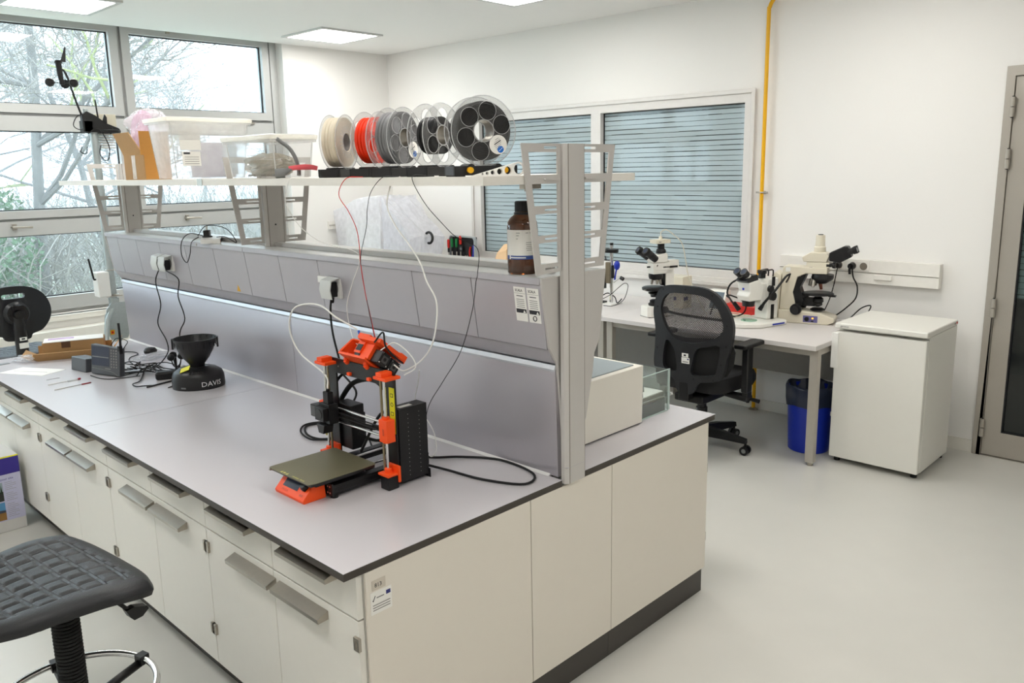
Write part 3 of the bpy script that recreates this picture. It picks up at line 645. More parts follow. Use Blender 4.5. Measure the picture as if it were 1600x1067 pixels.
# multi-filament unit on top, leaning back
M0 = Matrix.Translation((0,0,.40)) @ Euler((0,R(40),0)).to_matrix().to_4x4(); u = MB(); u.M = M0
u.box(-.055,-.135,.042,.068,-.020,.056, ORANGE).box(-.045,-.06,.050,.01,.0,.066, ORANGE).box(.045,-.13,.036,.075,-.095,.062, ORANGE)
u.box(-.032,-.088,-.014,.062,-.045,.044, ORANGE).box(-.038,-.045,.0,.030,-.012,.056, ORANGE).prism([(-.040,-.008),(.03,-.012),(.03,.030),(-.022,.046)], 'y', .048, .058, ORANGE)
u.box(-.040,-.088,-.018,.030,.058,-.010, ORANGE).prism([(-.020,.046),(.03,.030),(.03,.038),(-.016,.052)], 'y', -.045, .058, ORANGE)
for y in (-.03,-.02): u.cyl((-.02,y,.0565),(-.02,y,.0575),.003,None,BLACK,8)
u.M = Matrix()
for y in (.052,-.058): u.cyl((-.010,y,.372),(-.018,y,.384),.0075,.009,ORANGE,12).cyl((-.018,y,.384),(-.006,y,.410),.009,.007,ORANGE,12).box(-.012,y-.008,.330,.006,y+.008,.340,ORANGE)
mm_ = u.build('filament_changer', r, bevel=.0015)
for k,(x,z) in enumerate(((0,.010),(.046,.008))):
    b = MB(); b.M = M0 @ Matrix.Translation((x,-.110,z)); b.box(-.0205,-.019,-.0205,.0205,.020,.0205, BLACK).box(-.021,-.015,-.017,-.0204,.016,.017,BLACK2)
    b.box(-.011,-.0198,-.012,.013,-.019,.011, mat('motor_label',(84,84,80),.4,.5)).cyl((0,-.0205,0),(0,-.0195,0),.006,None,BLACK,12)
    for q in (-.016,.016):
        for zz in (-.016,.016): b.cyl((q,-.0205,zz),(q,-.0188,zz),.0026,None,CHROME,8)
    b.build('stepper_motor', mm_, bevel=.002)
b = MB(); b.M = M0; b.cyl((-.03,.005,.056),(-.045,.012,.072),.004,None,mat('fitting_blue',(40,90,200),.3),10); b.build('tube_fitting', mm_); b = MB(); b.M = M0; b.cyl((-.0325,-.03,-.0),(-.0345,-.03,-.0),.014,None,BLACK,14).box(-.04,-.044,.008,-.0385,-.018,.03,BLACK); b.build('pulley', mm_)
b = MB(); b.tube([(-.02,-.115,.466),(.0,-.135,.498),(-.005,-.15,.461),(.01,-.15,.438),(.03,-.152,.415),(.06,-.152,.39)], .003, BLACKR, 6); b.build('motor_cable', mm_)
cord('ptfe_tube', [(.409,.659,1.048),(.43,.70,1.084),(.43,.842,1.134),(.43,.902,1.192),(.43,.907,1.249),(.43,.866,1.298),(.43,.776,1.321),(.43,.693,1.321),(.43,.616,1.293),(.452,.575,1.270),(.468,.555,1.254)], .0028, WHITE, 'thick white guide tube arching from the printer head over to its top', 'tube')
cord('guide_tube', [(.55,.45,1.712),(.51,.419,1.655),(.5,.369,1.596),(.5,.304,1.539),(.5,.256,1.487),(.5,.229,1.434),(.5,.19,1.382),(.5,.192,1.314),(.5,.219,1.24),(.5,.277,1.182),(.5,.358,1.140),(.49,.395,1.155)], .0024, WHITE, 'white guide tube hanging in a wide loop right of the printer', 'tube')
cord('filament_strand', [(.57,.62,1.742),(.518,.640,1.738),(.505,.668,1.686),(.5,.612,1.634),(.5,.572,1.577),(.5,.561,1.514),(.5,.56,1.467),(.5,.543,1.371),(.5,.524,1.305),(.49,.486,1.225)], .0013, RED, 'red filament strand hanging from the shelf to the printer', 'filament')
cord('filament_strand', [(.57,.43,1.742),(.518,.44,1.742),(.505,.489,1.698),(.5,.508,1.642),(.5,.518,1.585),(.5,.555,1.497),(.5,.556,1.432),(.5,.533,1.334),(.49,.49,1.225)], .0011, INK, 'dark filament strand hanging beside the red one', 'filament')
cord('filament_strand', [(.56,.98,1.742),(.516,.985,1.735),(.52,1.029,1.662),(.54,1.028,1.61),(.55,.977,1.56),(.55,.873,1.521),(.55,.756,1.506),(.55,.697,1.503),(.55,.641,1.488),(.55,.639,1.457),(.55,.663,1.419),(.54,.668,1.392),(.54,.71,1.309),(.54,.700,1.229),(.50,.62,1.20),(.46,.54,1.205)], .0014, WHITE, 'natural white filament strand sagging left from the shelf above the spine ledge', 'filament')
cord('filament_strand', [(.60,.306,1.742),(.518,.30,1.742),(.53,.264,1.667),(.56,.218,1.602),(.60,.200,1.559),(.66,.175,1.522),(.66,.178,1.444),(.66,.186,1.419),(.66,.205,1.332),(.66,.264,1.192),(.66,.36,1.071),(.66,.435,.978),(.66,.464,.891),(.645,.46,.83)], .0012, BLACK, 'long thin black filament strand hanging right of the printer down behind it', 'filament')
cord('filament_strand', [(.56,.356,1.13),(.62,.44,1.06),(.68,.533,.967),(.68,.486,.923),(.68,.44,.875),(.68,.43,.811),(.68,.458,.782),(.68,.488,.798),(.68,.493,.847)], .0018, WHITE, 'white tube offcut looping down behind the printer power supply', 'tube')
cord('filament_strand', [(.46,.42,1.205),(.47,.36,1.235),(.49,.31,1.20),(.50,.30,1.16),(.49,.345,1.13)], .002, WHITE, 'short white tube curling over the printer top unit', 'tube')
cord('mains_cable', [(.762,1.145,1.262),(.745,1.13,1.21),(.73,1.10,1.13),(.72,1.05,1.03),(.70,1.018,.997),(.70,.945,.954),(.70,.918,.922),(.70,.953,.87),(.68,.99,.80),(.634,.928,.7715),(.551,.941,.7715),(.544,1.032,.7715),(.60,1.13,.7715),(.66,1.10,.7715),(.66,.95,.7715),(.68,.75,.7715),(.67,.60,.7715),(.69,.48,.7715),(.766,.40,.7715),(.835,.271,.7715),(.814,.10,.7715),(.729,.058,.7715),(.669,.185,.7715),(.65,.33,.7715),(.615,.385,.785),(.585,.385,.80)], .0042, BLACKR, 'black mains cord from the spine socket looping over the worktop behind the printer')
cord('cable', [(.56,.80,.7735),(.559,.892,.776),(.52,.973,.7725),(.55,1.09,.772),(.62,1.15,.7715),(.70,1.08,.7715),(.68,.85,.772),(.62,.72,.775)], .0035, BLACKR, 'second black cable coiled on the worktop left of the printer')
one('plug', MB().box(-.022,-.016,-.03,.022,.016,.03, BLACK).cyl((0,0,-.03),(0,0,-.055),.009,.006,BLACK,12), (.767,1.145,1.298), 'black mains plug under the raised flap of the socket above the printer', 'plug', bevel=.004)

# ================================================================== SPOOLS AND HOLDERS
def spool(x, y, az, wr, rgb, label, kind=0, mat_=None, lab=True, hw=.030):
    r = thing('filament_spool', (x,y,1.768), label, 'spool', R(az), 'filament spools on the shelf')
    Rr = .1; rim = CHROME
    if kind == 0: holes = [circle(.0265, 20, .058*math.cos(R(a)), .058*math.sin(R(a))) for a in ((78,138,198,258,18) if lab else (30,90,150,210,270,330))]
    else: holes = []
    for s in (-1,1):
        b = MB(); b.plate(circle(Rr,44), [circle(.030 if kind == 0 else .036,24)]+holes, lambda u,v,w: (s*hw+w*s, u, .1+v), .0022, CLEARP)
        b.torus((s*(hw+.001),0,.1),(1,0,0),Rr-.001,.0016,RIMP,44,6).torus((s*(hw+.002),0,.1),(1,0,0),.031 if kind == 0 else .037,.0016,RIMP,28,6)
        for h in holes:
            cx = sum(p[0] for p in h)/20; cy = sum(p[1] for p in h)/20; b.torus((s*(hw+.0025),cx,.1+cy),(1,0,0),.0268,.0009,RIMP,22,5)
        if kind:
            for i in range(24):
                t = 2*PI*i/24; b.cbox((s*(hw+.0025),.052*math.cos(t),.1+.052*math.sin(t)),(.001,.016,.003),RIMP,(t,0,0))
        b.build('flange', r)
    b = MB(); b.lathe([(.030,-hw),(.030,hw)], (0,0,.1), (1,0,0), CLEARP, 28, False); b.lathe([(.0315,-hw),(.0315,hw)], (0,0,.1), (1,0,0), RIMP if kind else STEEL, 28, False); b.build('hub', r)
    m = mat_ or mat(name='filament_%d_%d_%d' % rgb, rgb=rgb, rough=.35, var=.05)
    n = 22; prof = [(.033,-hw+.001)]
    for i in range(n+1):
        h = -hw+.002+(2*hw-.004)*i/n; q = wr-(.004*abs(math.sin(i*1.7)) if i % 5 == 0 else 0); prof += [(q-.0012,h-.0006),(q,h)]
    prof.append((.033,hw-.001)); b = MB(); b.lathe(prof, (0,0,.1), (1,0,0), m, 48, False)
    for i in range(9):
        rad = .038+i*(wr-.040)/9; b.torus((hw-.0012,0,.1),(1,0,0),rad,.0012,m,40,5)
    b.build('winding', r)
    if lab:
        b = MB(); cx,cy = .058*math.cos(R(-42)), .058*math.sin(R(-42)); X = hw+.0026
        b.prism(circle(.0275,28,cx,.1+cy), 'x', X, X+.0006, PAPER); b.prism(circle(.010,18,cx+.007,.1+cy-.0135), 'x', X+.0006, X+.0009, LOGO)
        b.M = Matrix(); q = X+.0012
        b.add([(q,cx+.001,.1+cy-.018),(q,cx+.004,.1+cy-.018),(q,cx+.011,.1+cy-.009),(q,cx+.0135,.1+cy-.009),(q,cx+.0125,.1+cy-.0105),(q,cx+.005,.1+cy-.016)], [(0,1,2,3,4,5)], PAPER)
        for i in range(6):
            L = (.018,.03,.034,.036,.03,.024)[i]; b.cbox((X+.0008,cx-.004+i*.001,.1+cy+.016-i*.005),(.0004,L*.7,.0011 if i != 2 else .0028),INK if i in (0,2) else INKL,(R(32),0,0))
        b.build('label', r)
    h = thing('spool_holder', (x,y,1.7397), label.split(' filament')[0].replace('clear spool of','holder under the')+' filament spool', 'spool holder', R(az), 'black spool holders on the shelf')
    b = MB()
    for s in (-1,1): b.box(s*.040-.004,-.098,.003,s*.040+.004,.098,.030, BLACK)
    for s in (-1,1): b.box(-.0355,s*.093-.005,.003,.0355,s*.093+.005,.030, BLACK2)
    b.box(-.044,-.094,.0,.044,-.064,.003,BLACKR).box(-.044,.064,0,.044,.094,.003,BLACKR); b.build('base', h, bevel=.001)
    for s in (-1,1): MB().cyl((-.035,s*.042,.0235),(.035,s*.042,.0235),.0125,None,BLACK2,16).build('roller', h)
    return r, h
spool(.745,1.00,300,.090,(226,216,196),'clear spool of natural white filament, leftmost of the five', 1, lab=False, hw=.030)
spool(.755,.800,291,.080,(240,58,18),'clear spool of orange-red filament')
spool(.705,.600,285,.085,(128,128,130),'clear spool of grey filament, third from the left')
spool(.700,.400,280,.058,(30,30,32),'clear spool of black filament, half used up, left of the full black one', lab=False)
r_,h_ = spool(.640,.130,247,.084,(30,29,29),'clear spool of black filament, full, nearest the end post')
b = MB().cyl((.044,.055,.017),(.058,.055,.017),.009,None,YELLOW,8).cyl((.058,.055,.017),(.062,.055,.017),.004,None,YELLOW,8); b.build('yellow_knob', h_)
b = MB().cyl((.044,-.052,.018),(.058,-.052,.018),.009,None,YELLOW,8); b.build('yellow_knob', h_)
# white tapered hole gauge in front of the last holder
b = MB(); pts = [(0,0)]+[(.152+.0195*math.cos(R(a)), .0195+.0195*math.sin(R(a))) for a in range(-90,111,12)]
hs = [circle(rr_,14,x_,z_) for x_,z_,rr_ in ((.152,.0195,.0155),(.118,.0155,.0115),(.092,.0125,.0085),(.070,.0102,.0062),(.053,.0082,.0045),(.039,.0065,.003))]
b.plate(pts, hs, lambda u,v,w: (u, w, v), .010, WHITE)
one('hole_gauge', b, (.550,.082,1.7398), 'white tapered plastic gauge with six round holes, at the near end of the shelf', 'gauge', R(-23))

# ================================================================== THINGS ON THE SHELF
r = thing('cardboard_box', (.60,2.43,1.7397), 'open brown cardboard box on the shelf with pink bubble wrap sticking out', 'box', group=None)
W_, D_, H_ = .13, .24, .118; t = .004
b = MB(); b.box(0,0,0,W_,D_,t,CARD).box(0,0,t,t,D_,H_,CARD).box(W_-t,0,t,W_,D_,H_,CARD).box(t,0,t,W_-t,t,H_,CARDO).box(t,D_-t,t,W_-t,D_,H_,CARD); b.build('carton', r)
b = MB(); b.M = Matrix.Translation((0,0,H_)) @ Euler((0,R(-12),0)).to_matrix().to_4x4(); b.add([(0,0,0),(0,D_,0),(0,D_+.05,.112),(0,.10,.112),(t,0,0),(t,D_,0),(t,D_+.05,.112),(t,.10,.112)], [(0,1,2,3),(7,6,5,4),(0,4,5,1),(1,5,6,2),(2,6,7,3),(3,7,4,0)], CARD); b.build('flap', r)
b = MB(); b.box(-.012,-.001,H_,W_-.002,.003,H_+.112,CARDO); b.build('flap', r)
MB().box(-.0008,.10,.004,0,.145,H_,mat('clear_tape',(190,164,132),.25)).build('tape', r)
def blob(name, loc, dims, m, label, cat, seed, amp=.25, n=26, par=None):
    rnd = random.Random(seed); ph = [(rnd.uniform(2,9),rnd.uniform(2,9),rnd.uniform(2,9),rnd.uniform(0,6),rnd.uniform(.3,1)) for _ in range(9)]
    b = MB(); k = n//2; rings = []
    for j in range(1,k):
        rg = []
        for i in range(n):
            d = Vector((math.sin(PI*j/k)*math.cos(2*PI*i/n), math.sin(PI*j/k)*math.sin(2*PI*i/n), math.cos(PI*j/k)))
            q = 1+amp*sum(a[4]*math.sin(a[0]*d.x+a[1]*d.y+a[2]*d.z+a[3]) for a in ph)/3
            rg.append(Vector((d.x*dims[0]*q/2, d.y*dims[1]*q/2, max(-dims[2]/2, d.z*dims[2]*q/2)+dims[2]/2)))
        rings.append(rg)
    b.loft(rings[::-1], m, False, True)
    if par is not None: o = b.build(name, par); o.location = loc; return o
    return one(name, b, loc, label, cat)
PINK = clear('pink_bubble_wrap', (252,240,248), .45, .12, milky=(248,228,240), gloss=1, crease=.8)
blob('bubble_wrap', (.665,2.55,1.80), (.10,.22,.27), PINK, 'pink bubble wrap bulging out of the open cardboard box', 'bubble wrap', 4, .16, 30)
blob('bubble_wrap', (.71,2.60,1.96), (.16,.28,.12), clear('white_bubble_wrap',(252,250,252),.35,.12,milky=(246,242,246),gloss=1,crease=.8), 'pale clear bubble wrap lying over the pink one beside the large tub lid', 'bubble wrap', 9, .3, 30)
def tub(x0,y0,x1,y1,h,label,taper=.022,items=None):
    r = thing('storage_tub', ((x0+x1)/2,(y0+y1)/2,1.7397), label, 'storage tub', group=None); w=(x1-x0)/2; d=(y1-y0)/2
    def ringp(s, z, rd=.025): return [Vector((px,py,z)) for px,py in rrect(-w-s,-d-s,w+s,d+s,rd)]
    b = MB(); b.loft([ringp(-.004,.003),ringp(0,.006),ringp(taper,h-.02)], MILKP if h > .22 else CLEARP, True, False); b.add(ringp(0,.001), [list(range(20))], MILKP)
    for sx,sy in ((-1,-1),(1,-1),(-1,1),(1,1)): b.tube([(sx*(w-.006),sy*(d-.006),.004),(sx*(w+taper-.006),sy*(d+taper-.006),h-.02)], .003, RIMP, 5, 1)
    b.build('bin', r, fix=False)
    b = MB(); b.loft([ringp(taper,h-.03),ringp(taper+.012,h-.03),ringp(taper+.014,h-.014),ringp(taper,h-.014)], MILKP, True, False); b.build('rim', r, fix=False)
    LID = clear('tub_lid', (250,249,246), .72, .3, milky=(249,247,240))
    b = MB(); b.loft([ringp(taper+.016,h-.02),ringp(taper+.018,h-.004),ringp(taper+.006,h),ringp(taper-.01,h-.006)], LID, True, True); b.build('lid', r, bevel=0); return r
r = tub(.605,2.10,.95,2.30,.278,'large milky plastic tub with a closed lid, right of the cardboard box')
b = MB(); b.M = Matrix.Translation((-.15,.0,0)) @ Matrix.Diagonal((1.7,.64,1.25,1)); b.box(.0,-.1795,.105,.058,-.1785,.185,PAPER).box(.004,-.1800,.048,.055,-.179,.100,PAPER)
for i in range(4): b.box(.010,-.1804,.055+i*.008,.05,-.1800,.057+i*.008,INKL)
b.box(.008,-.1804,.090,.026,-.1800,.097,INK); b.build('label', r)
o = one('paper_stack', MB().box(-.09,-.11,0,.08,.0,.16,mat('pale_folder',(214,212,226),.6)).box(.02,-.115,.01,.09,-.11,.15,mat('pale_blue_sheet',(222,234,244),.5)), (.83,2.235,1.747), 'pale lilac folders standing inside the large milky tub', 'papers', bevel=.002)
r = tub(.612,1.245,.775,1.60,.168,'smaller clear tub with a white lid and crumpled bags inside, left of the spools', .012)
blob('plastic_bag', (.69,1.42,1.7475), (.13,.30,.085), clear('grey_bag',(240,238,234),.6,.15,milky=(206,200,188),gloss=1), 'crumpled clear plastic bags lying inside the smaller tub', 'plastic bag', 21, .4, 34)
cord('cable', [(.65,1.52,1.752),(.68,1.45,1.756),(.64,1.40,1.752),(.70,1.36,1.757),(.65,1.33,1.752),(.70,1.30,1.755)], .004, INKL, 'grey cable coiled low inside the smaller tub', n=6)
cord('flexible_hose', [(.575,1.155,1.886),(.592,1.150,1.872),(.620,1.145,1.850),(.640,1.14,1.815),(.648,1.135,1.775),(.645,1.13,1.750)], .0075, HOSE, 'bent grey flexible hose standing beside the smaller tub', 'hose', n=10)
r = thing('hand_tool', (.585,1.14,1.7397), 'hand tool with a pinkish red grip lying left of the white spool', 'tool', R(-28))
b = MB(); b.tube([(.02,0,.036),(.06,.0,.040),(.10,0,.040),(.125,0,.035)], lambda t: .011*(1-.25*abs(2*t-1)), mat('pink_grip',(232,96,104),.4), 12); b.build('grip', r)
MB().cyl((-.03,.0,.018),(.005,0,.020),.018,.018,HOSE).cyl((0,0,.02),(.03,0,.036),.012,.008,HOSE).build('head', r)

# brown glass bottle on the spine ledge
r = thing('reagent_bottle', (.834,.150,1.4317), 'brown glass bottle with black screw cap and white and blue label on the spine ledge', 'bottle')
AMB = mat('amber_glass', (92,46,14), .05, trans=.75, ior=1.5, coat=.4)
b = MB(); b.lathe([(.02,.001),(.044,0),(.0485,.004),(.049,.02),(.049,.150),(.047,.163),(.039,.176),(.026,.186),(.0235,.190),(.0235,.196)], m=AMB, n=40); b.build('body', r)
b = MB(); b.lathe([(.026,.186),(.0265,.192),(.0225,.194),(.0225,.226),(.020,.228)], m=BLACK, n=32)
for i in range(24): t_ = 2*PI*i/24; b.cbox((.0225*math.cos(t_),.0225*math.sin(t_),.210),(.0015,.0015,.030),BLACK,(0,0,t_))
b.build('cap', r)
b = MB(); A = (R(150), R(330))
def arc(z0,z1,rad,m,a0=A[0],a1=A[1],n=30):
    vs = []; 
    for i in range(n+1):
        a = a0+(a1-a0)*i/n; vs += [(rad*math.cos(a),rad*math.sin(a),z0),(rad*math.cos(a),rad*math.sin(a),z1)]
    b.add(vs, [(2*i,2*i+2,2*i+3,2*i+1) for i in range(n)], m, True)
arc(.060,.140,.0496,PAPER); arc(.048,.060,.0496,mat('label_blue',(58,84,150),.5))
for i,(z,a,l) in enumerate(((.130,200,14),(.122,200,10),(.112,200,6),(.100,236,30),(.094,236,26),(.088,238,24),(.082,236,28),(.076,238,20),(.130,235,10),(.130,250,10),(.112,262,12),(.104,262,10))): arc(z,z+.0018,.0499,INKL,R(a),R(a+l),4)
arc(.052,.0555,.0499,PAPER,R(175),R(235),8); arc(.048,.060,.0499,PAPER,R(168),R(174),3)
b.build('label', r)
# white network box with power adapter
r = thing('network_switch', (.822,2.265,1.4317), 'small white and black network box lying on the spine ledge', 'network box', R(62))
MB().box(-.115,-.045,0,.115,.045,.022,WHITE).box(-.10,-.0455,.004,.112,-.044,.018,BLACK).build('case', r, bevel=.003)
MB().box(-.105,-.046,.006,-.092,-.0452,.014,ORANGE).build('orange_tag', r)
r = thing('power_adapter', (.82,2.30,1.4537), 'black power adapter lying on top of the white network box', 'power adapter', R(50))
MB().cyl((0,0,0),(0,0,.006),.025,None,BLACK,18).box(-.018,-.014,.006,.018,.014,.035,BLACK).cyl((-.009,0,.035),(-.009,0,.055),.0022,None,STEEL,8).cyl((.009,0,.035),(.009,0,.055),.0022,None,STEEL,8).build('body', r, bevel=.002)
cord('cable', [(.81,2.33,1.462),(.775,2.40,1.47),(.755,2.45,1.43),(.757,2.47,1.36),(.757,2.42,1.325),(.760,2.38,1.37),(.765,2.36,1.43),(.79,2.33,1.456)], .0022, BLACKR, 'thin black cable looping from the adapter down over the ledge edge')
cord('cable', [(.80,2.36,1.46),(.82,2.30,1.51),(.85,2.16,1.50),(.86,2.08,1.4345),(.84,2.15,1.46),(.83,2.22,1.457)], .002, BLACKR, 'thin black cable arching over the white network box')

# ================================================================== THINGS ON THE WINDOW END OF THE WORKTOP
r = thing('rain_collector', (.615,2.095,ZT), 'black weather station rain collector cone on its round base', 'weather station', R(-30))
prof = []
b = MB(); rings = []
for z,s in ((.0,1),(.012,1.02),(.055,1.0),(.075,.93),(.092,.72),(.100,.48)): rings.append([Vector((.118*s*math.cos(2*PI*i/40), .098*s*math.sin(2*PI*i/40)*(1 if math.sin(2*PI*i/40)<0 else .9), z)) for i in range(40)])
b.loft(rings, BLACK2, True, True); o = b.build('base', r)
b = MB()
for k in range(5):
    for j,zz in enumerate((.068,.076,.083)): b.cbox((-.028+k*.014,-.084+j*.011,(.0815,.0915,.0965)[j]),(.0035,.010,.004),DARK,(R((40,28,18)[j]),0,0))
b.build('vent_slots', o)
b = MB(); b.text('DAVIS', .034, lambda u,v,w: ((.1215*math.cos(-PI/2+(u+.018)/.108)), -.1215*.845*math.cos((u+.018)/.108)-.003-w, .018+v*.95), mat('white_print',(232,232,232),.5), .0005); b.build('lettering', o)
MB().cbox((-.060,-.0895,.015),(.024,.002,.007),HOSE,(0,0,R(-30))).build('badge', o)
b = MB(); b.cbox((-.050,-.050,.0975),(.046,.034,.0015),YEL2,(R(24),R(-20),R(-15))); b.build('yellow_sticker', o)
b = MB(); b.lathe([(.034,.098),(.036,.112),(.058,.140),(.080,.180),(.092,.215),(.097,.232),(.100,.236),(.096,.236),(.090,.215),(.076,.180),(.050,.140),(.02,.125)], m=BLACK2, n=44)
for i in range(18):
    t_ = 2*PI*i/18; b.cbox((.093*math.cos(t_),.093*math.sin(t_),.214),(.003,.003,.036),BLACK2,(0,0,t_))
for s in (-1,1): b.cbox((s*.1,0,.212),(.008,.022,.050),BLACK2)
b.build('cone', r)
def disc_thing(name, loc, label, cat): pass
r = thing('weather_console', (.40,2.66,ZT), 'dark grey weather display console with screen and keypad, standing upright', 'console', R(-72))
CON = mat('console_grey', (74,76,80), .4)
M0 = Euler((R(-6),0,0)).to_matrix().to_4x4()
b = MB(); b.M = M0; b.prism([(-.105,.004),(.105,.004),(.107,.148),(-.105,.157)], 'y', -.012, .020, CON); b.build('case', r, bevel=.005)
b = MB(); b.M = M0; b.box(-.098,-.0128,.050,.030,-.012,.148,SCREEN).box(-.094,-.0134,.092,.028,-.0128,.097,HOSE); b.build('screen', r)
b = MB(); b.M = M0
for i in range(3):
    for j in range(7): b.cyl((.048+i*.018,-.014,.050+j*.014),(.048+i*.018,-.012,.050+j*.014),.0042,None,INKL,8)
b.build('keypad', r)
b = MB(); b.M = M0; b.tube([(-.1,-.0125,.036),(0,-.0125,.030),(.06,-.0125,.022),(.095,-.0125,.006)], .0008, INKL, 5).box(-.0,-.013,.036,.04,-.0122,.040,INKL); b.build('trim_line', r)
b = MB(); b.tube([(.10,.015,.14),(.102,.017,.20),(.101,.018,.275)], .006, BLACK, 8).box(.094,.002,.12,.108,.02,.16,BLACK); b.build('antenna', r)
cord('cable', [(.44,2.70,.90),(.47,2.68,.945),(.50,2.62,.935),(.47,2.58,.915),(.455,2.575,.90)], .002, BLACKR, 'thin black cable curled on top of the weather console')
r = thing('weather_console', (.40,2.895,ZT), 'smaller dark wedge shaped console lying behind the weather display', 'console', R(-80))
MB().prism([(-.065,0),(.060,0),(.062,.018),(.02,.064),(-.058,.072)], 'x', -.07, .075, CON).build('case', r, bevel=.005)
r = thing('sensor_disc', (.762,3.01,ZT), 'small black round sensor lying on the worktop near the spine', 'sensor')
MB().lathe([(.02,0),(.034,.006),(.036,.02),(.026,.034),(.01,.038)], m=BLACK, n=24).build('body', r)
blob('plastic_bag', (.715,2.86,ZT+.0005), (.20,.09,.03), BAGP, 'small crumpled clear bag beside the round black sensor', 'plastic bag', 13, .4, 24)
# spare anemometer head lying behind the rain collector
r = thing('wind_cup_sensor', (.655,2.43,ZT), 'small black wind cup sensor standing just left of the rain collector', 'wind sensor')
MB().cyl((0,0,0),(0,0,.02),.03,.022,BLACK,18).cyl((0,0,.02),(0,0,.085),.006,None,BLACK,10).build('stem', r)
b = MB()
for a in (205,325,85):
    d = Vector((math.cos(R(a)),math.sin(R(a)),0)); b.tube([(0,0,.03),d*.02+Vector((0,0,.05)),d*.03+Vector((0,0,.088))], .003, BLACK, 6); b.lathe([(.019,0),(.016,.010),(.006,.016)], d*.03+Vector((0,0,.09)), (-.4,-.9,0) if a != 85 else (.5,.8,0), BLACK, 16)
b.build('wind_cups', r)
r = thing('power_adapter', (.575,2.36,ZT), 'black oblong power adapter lying among the tangled cables', 'power adapter', R(-25))
MB().box(-.052,-.028,0,.052,.028,.040,BLACK).build('body', r, bevel=.012, seg=3)
r = thing('cable_junction', (.635,2.30,ZT), 'small black cable junction with screw clamps, beside the rain collector base', 'junction')
MB().box(-.02,-.03,0,.02,.03,.05,BLACK).cyl((0,0,.05),(0,0,.066),.012,None,STEEL,10).build('body', r, bevel=.005)
G='black cables tangled between the console and the rain collector'; TL='black cable in the tangle between the weather console and the rain collector'
rnd = random.Random(3); zz = ZT+.006
for k in range(9):
    p0 = Vector((rnd.uniform(.44,.52),rnd.uniform(2.50,2.85),zz)); p1 = Vector((rnd.uniform(.58,.70),rnd.uniform(2.33,2.66),zz))
    pts = [p0]
    for i in range(1,6): pts.append(p0.lerp(p1,i/6)+Vector((rnd.uniform(-.05,.05),rnd.uniform(-.09,.09),rnd.uniform(0,.03))))
    cord('cable', pts+[p1], .0028, BLACKR, TL, group=G, n=6)
cord('cable', [(.56,2.60,zz),(.46,2.40,zz),(.409,2.36,zz),(.40,2.30,zz),(.43,2.28,zz),(.46,2.259,zz)], .003, BLACKR, 'black cable trailing forward from the tangle towards the front worktop edge')
cord('cable', [(.50,2.50,zz),(.44,2.53,zz-.003),(.38,2.56,zz-.003),(.35,2.62,zz-.003),(.34,2.72,zz-.003)], .0022, BLACKR, 'thin black cable running in front of the weather console')
cord('cable', [(.62,3.20,zz),(.70,3.12,zz),(.70,3.03,zz),(.64,2.98,zz),(.60,2.9,zz),(.58,2.8,zz)], .003, BLACKR, 'black cable loop behind the weather console near the tripod')
one('rod', MB().tube([(-.085,0,.004),(.085,0,.004)], .004, BLACK, 8, 1), (.515,2.27,ZT), 'straight black rod lying in front of the rain collector', 'rod', R(12))
one('rod', MB().tube([(-.05,0,.003),(.0,0.004,.003),(.05,0,.003)], .003, BLACK, 8), (.545,2.185,ZT), 'short black cable end with bare wires by the rain collector base', 'cable', R(20))
for pts,t in (([(.76,2.775,1.266),(.73,2.76,1.20),(.72,2.70,1.088),(.72,2.762,.978),(.72,2.675,.896),(.72,2.669,.833),(.69,2.70,.775),(.62,2.62,.772)],'left thin black cord hanging from the paired spine sockets'),
              ([(.76,2.685,1.266),(.73,2.60,1.27),(.72,2.45,1.24),(.72,2.475,1.151),(.72,2.421,1.044),(.72,2.499,.955),(.71,2.50,.80),(.66,2.48,.772)],'right thin black cord hanging from the paired spine sockets')):
    cord('mains_cable', pts, .003, BLACKR, t, n=7)
for y,t in ((2.775,'left'),(2.685,'right')):
    one('plug', MB().box(-.018,-.016,-.03,.014,.016,.022,BLACK), (.765,y,1.297), 'black mains plug under the %s flap of the paired spine sockets' % t, 'plug', bevel=.005)
# open mailer carton with a slim box on it
r = thing('cardboard_mailer', (.465,3.335,ZT), 'flattened open brown mailer carton lying at the window end of the worktop', 'box', R(-24))
b = MB(); b.box(-.20,-.10,0,.19,.10,.003,CARD); b.prism([(-.10,.003),(-.104,.0),(-.132,.045),(-.128,.047)], 'x', -.18, .17, CARD)
b.prism([(-.10,.003),(-.10,.040),(-.097,.040),(-.097,.003)], 'x', -.19, .19, CARD).prism([(.10,.003),(.10,.05),(.097,.05),(.097,.003)], 'x', -.19, .19, CARD)
b.add([(.19,-.1,.003),(.19,.1,.003),(.25,.13,.075),(.25,-.06,.085)], [(0,1,2,3)], CARDO).add([(-.2,-.1,.003),(-.2,.1,.003),(-.25,.09,.035),(-.25,-.09,.030)], [(0,1,2,3)], CARD); b.build('tray', r)
r = thing('cardboard_box', (.475,3.345,ZT+.0035), 'slim brown box with a white paper on its lid, resting in the mailer carton', 'box', R(-22))
b = MB(); b.box(-.155,-.06,.0,.155,.07,.085,CARD); b.build('carton', r, bevel=.002)
MB().box(-.06,-.0608,.05,-.015,-.06,.086,mat('brown_tape',(96,66,44),.4)).build('tape', r)
MB().box(-.12,-.085,.012,.10,-.062,.024,BLACK).build('strap_bar', r, bevel=.003)
one('paper_sheet', MB().box(-.15,-.065,0,.15,.065,.004,PAPER).box(-.13,.0,.004,.0,.05,.0043,mat('lilac_print',(190,160,200),.6)), (.475,3.345,ZT+.0895), 'white leaflet lying on the slim brown box', 'paper', R(-20))
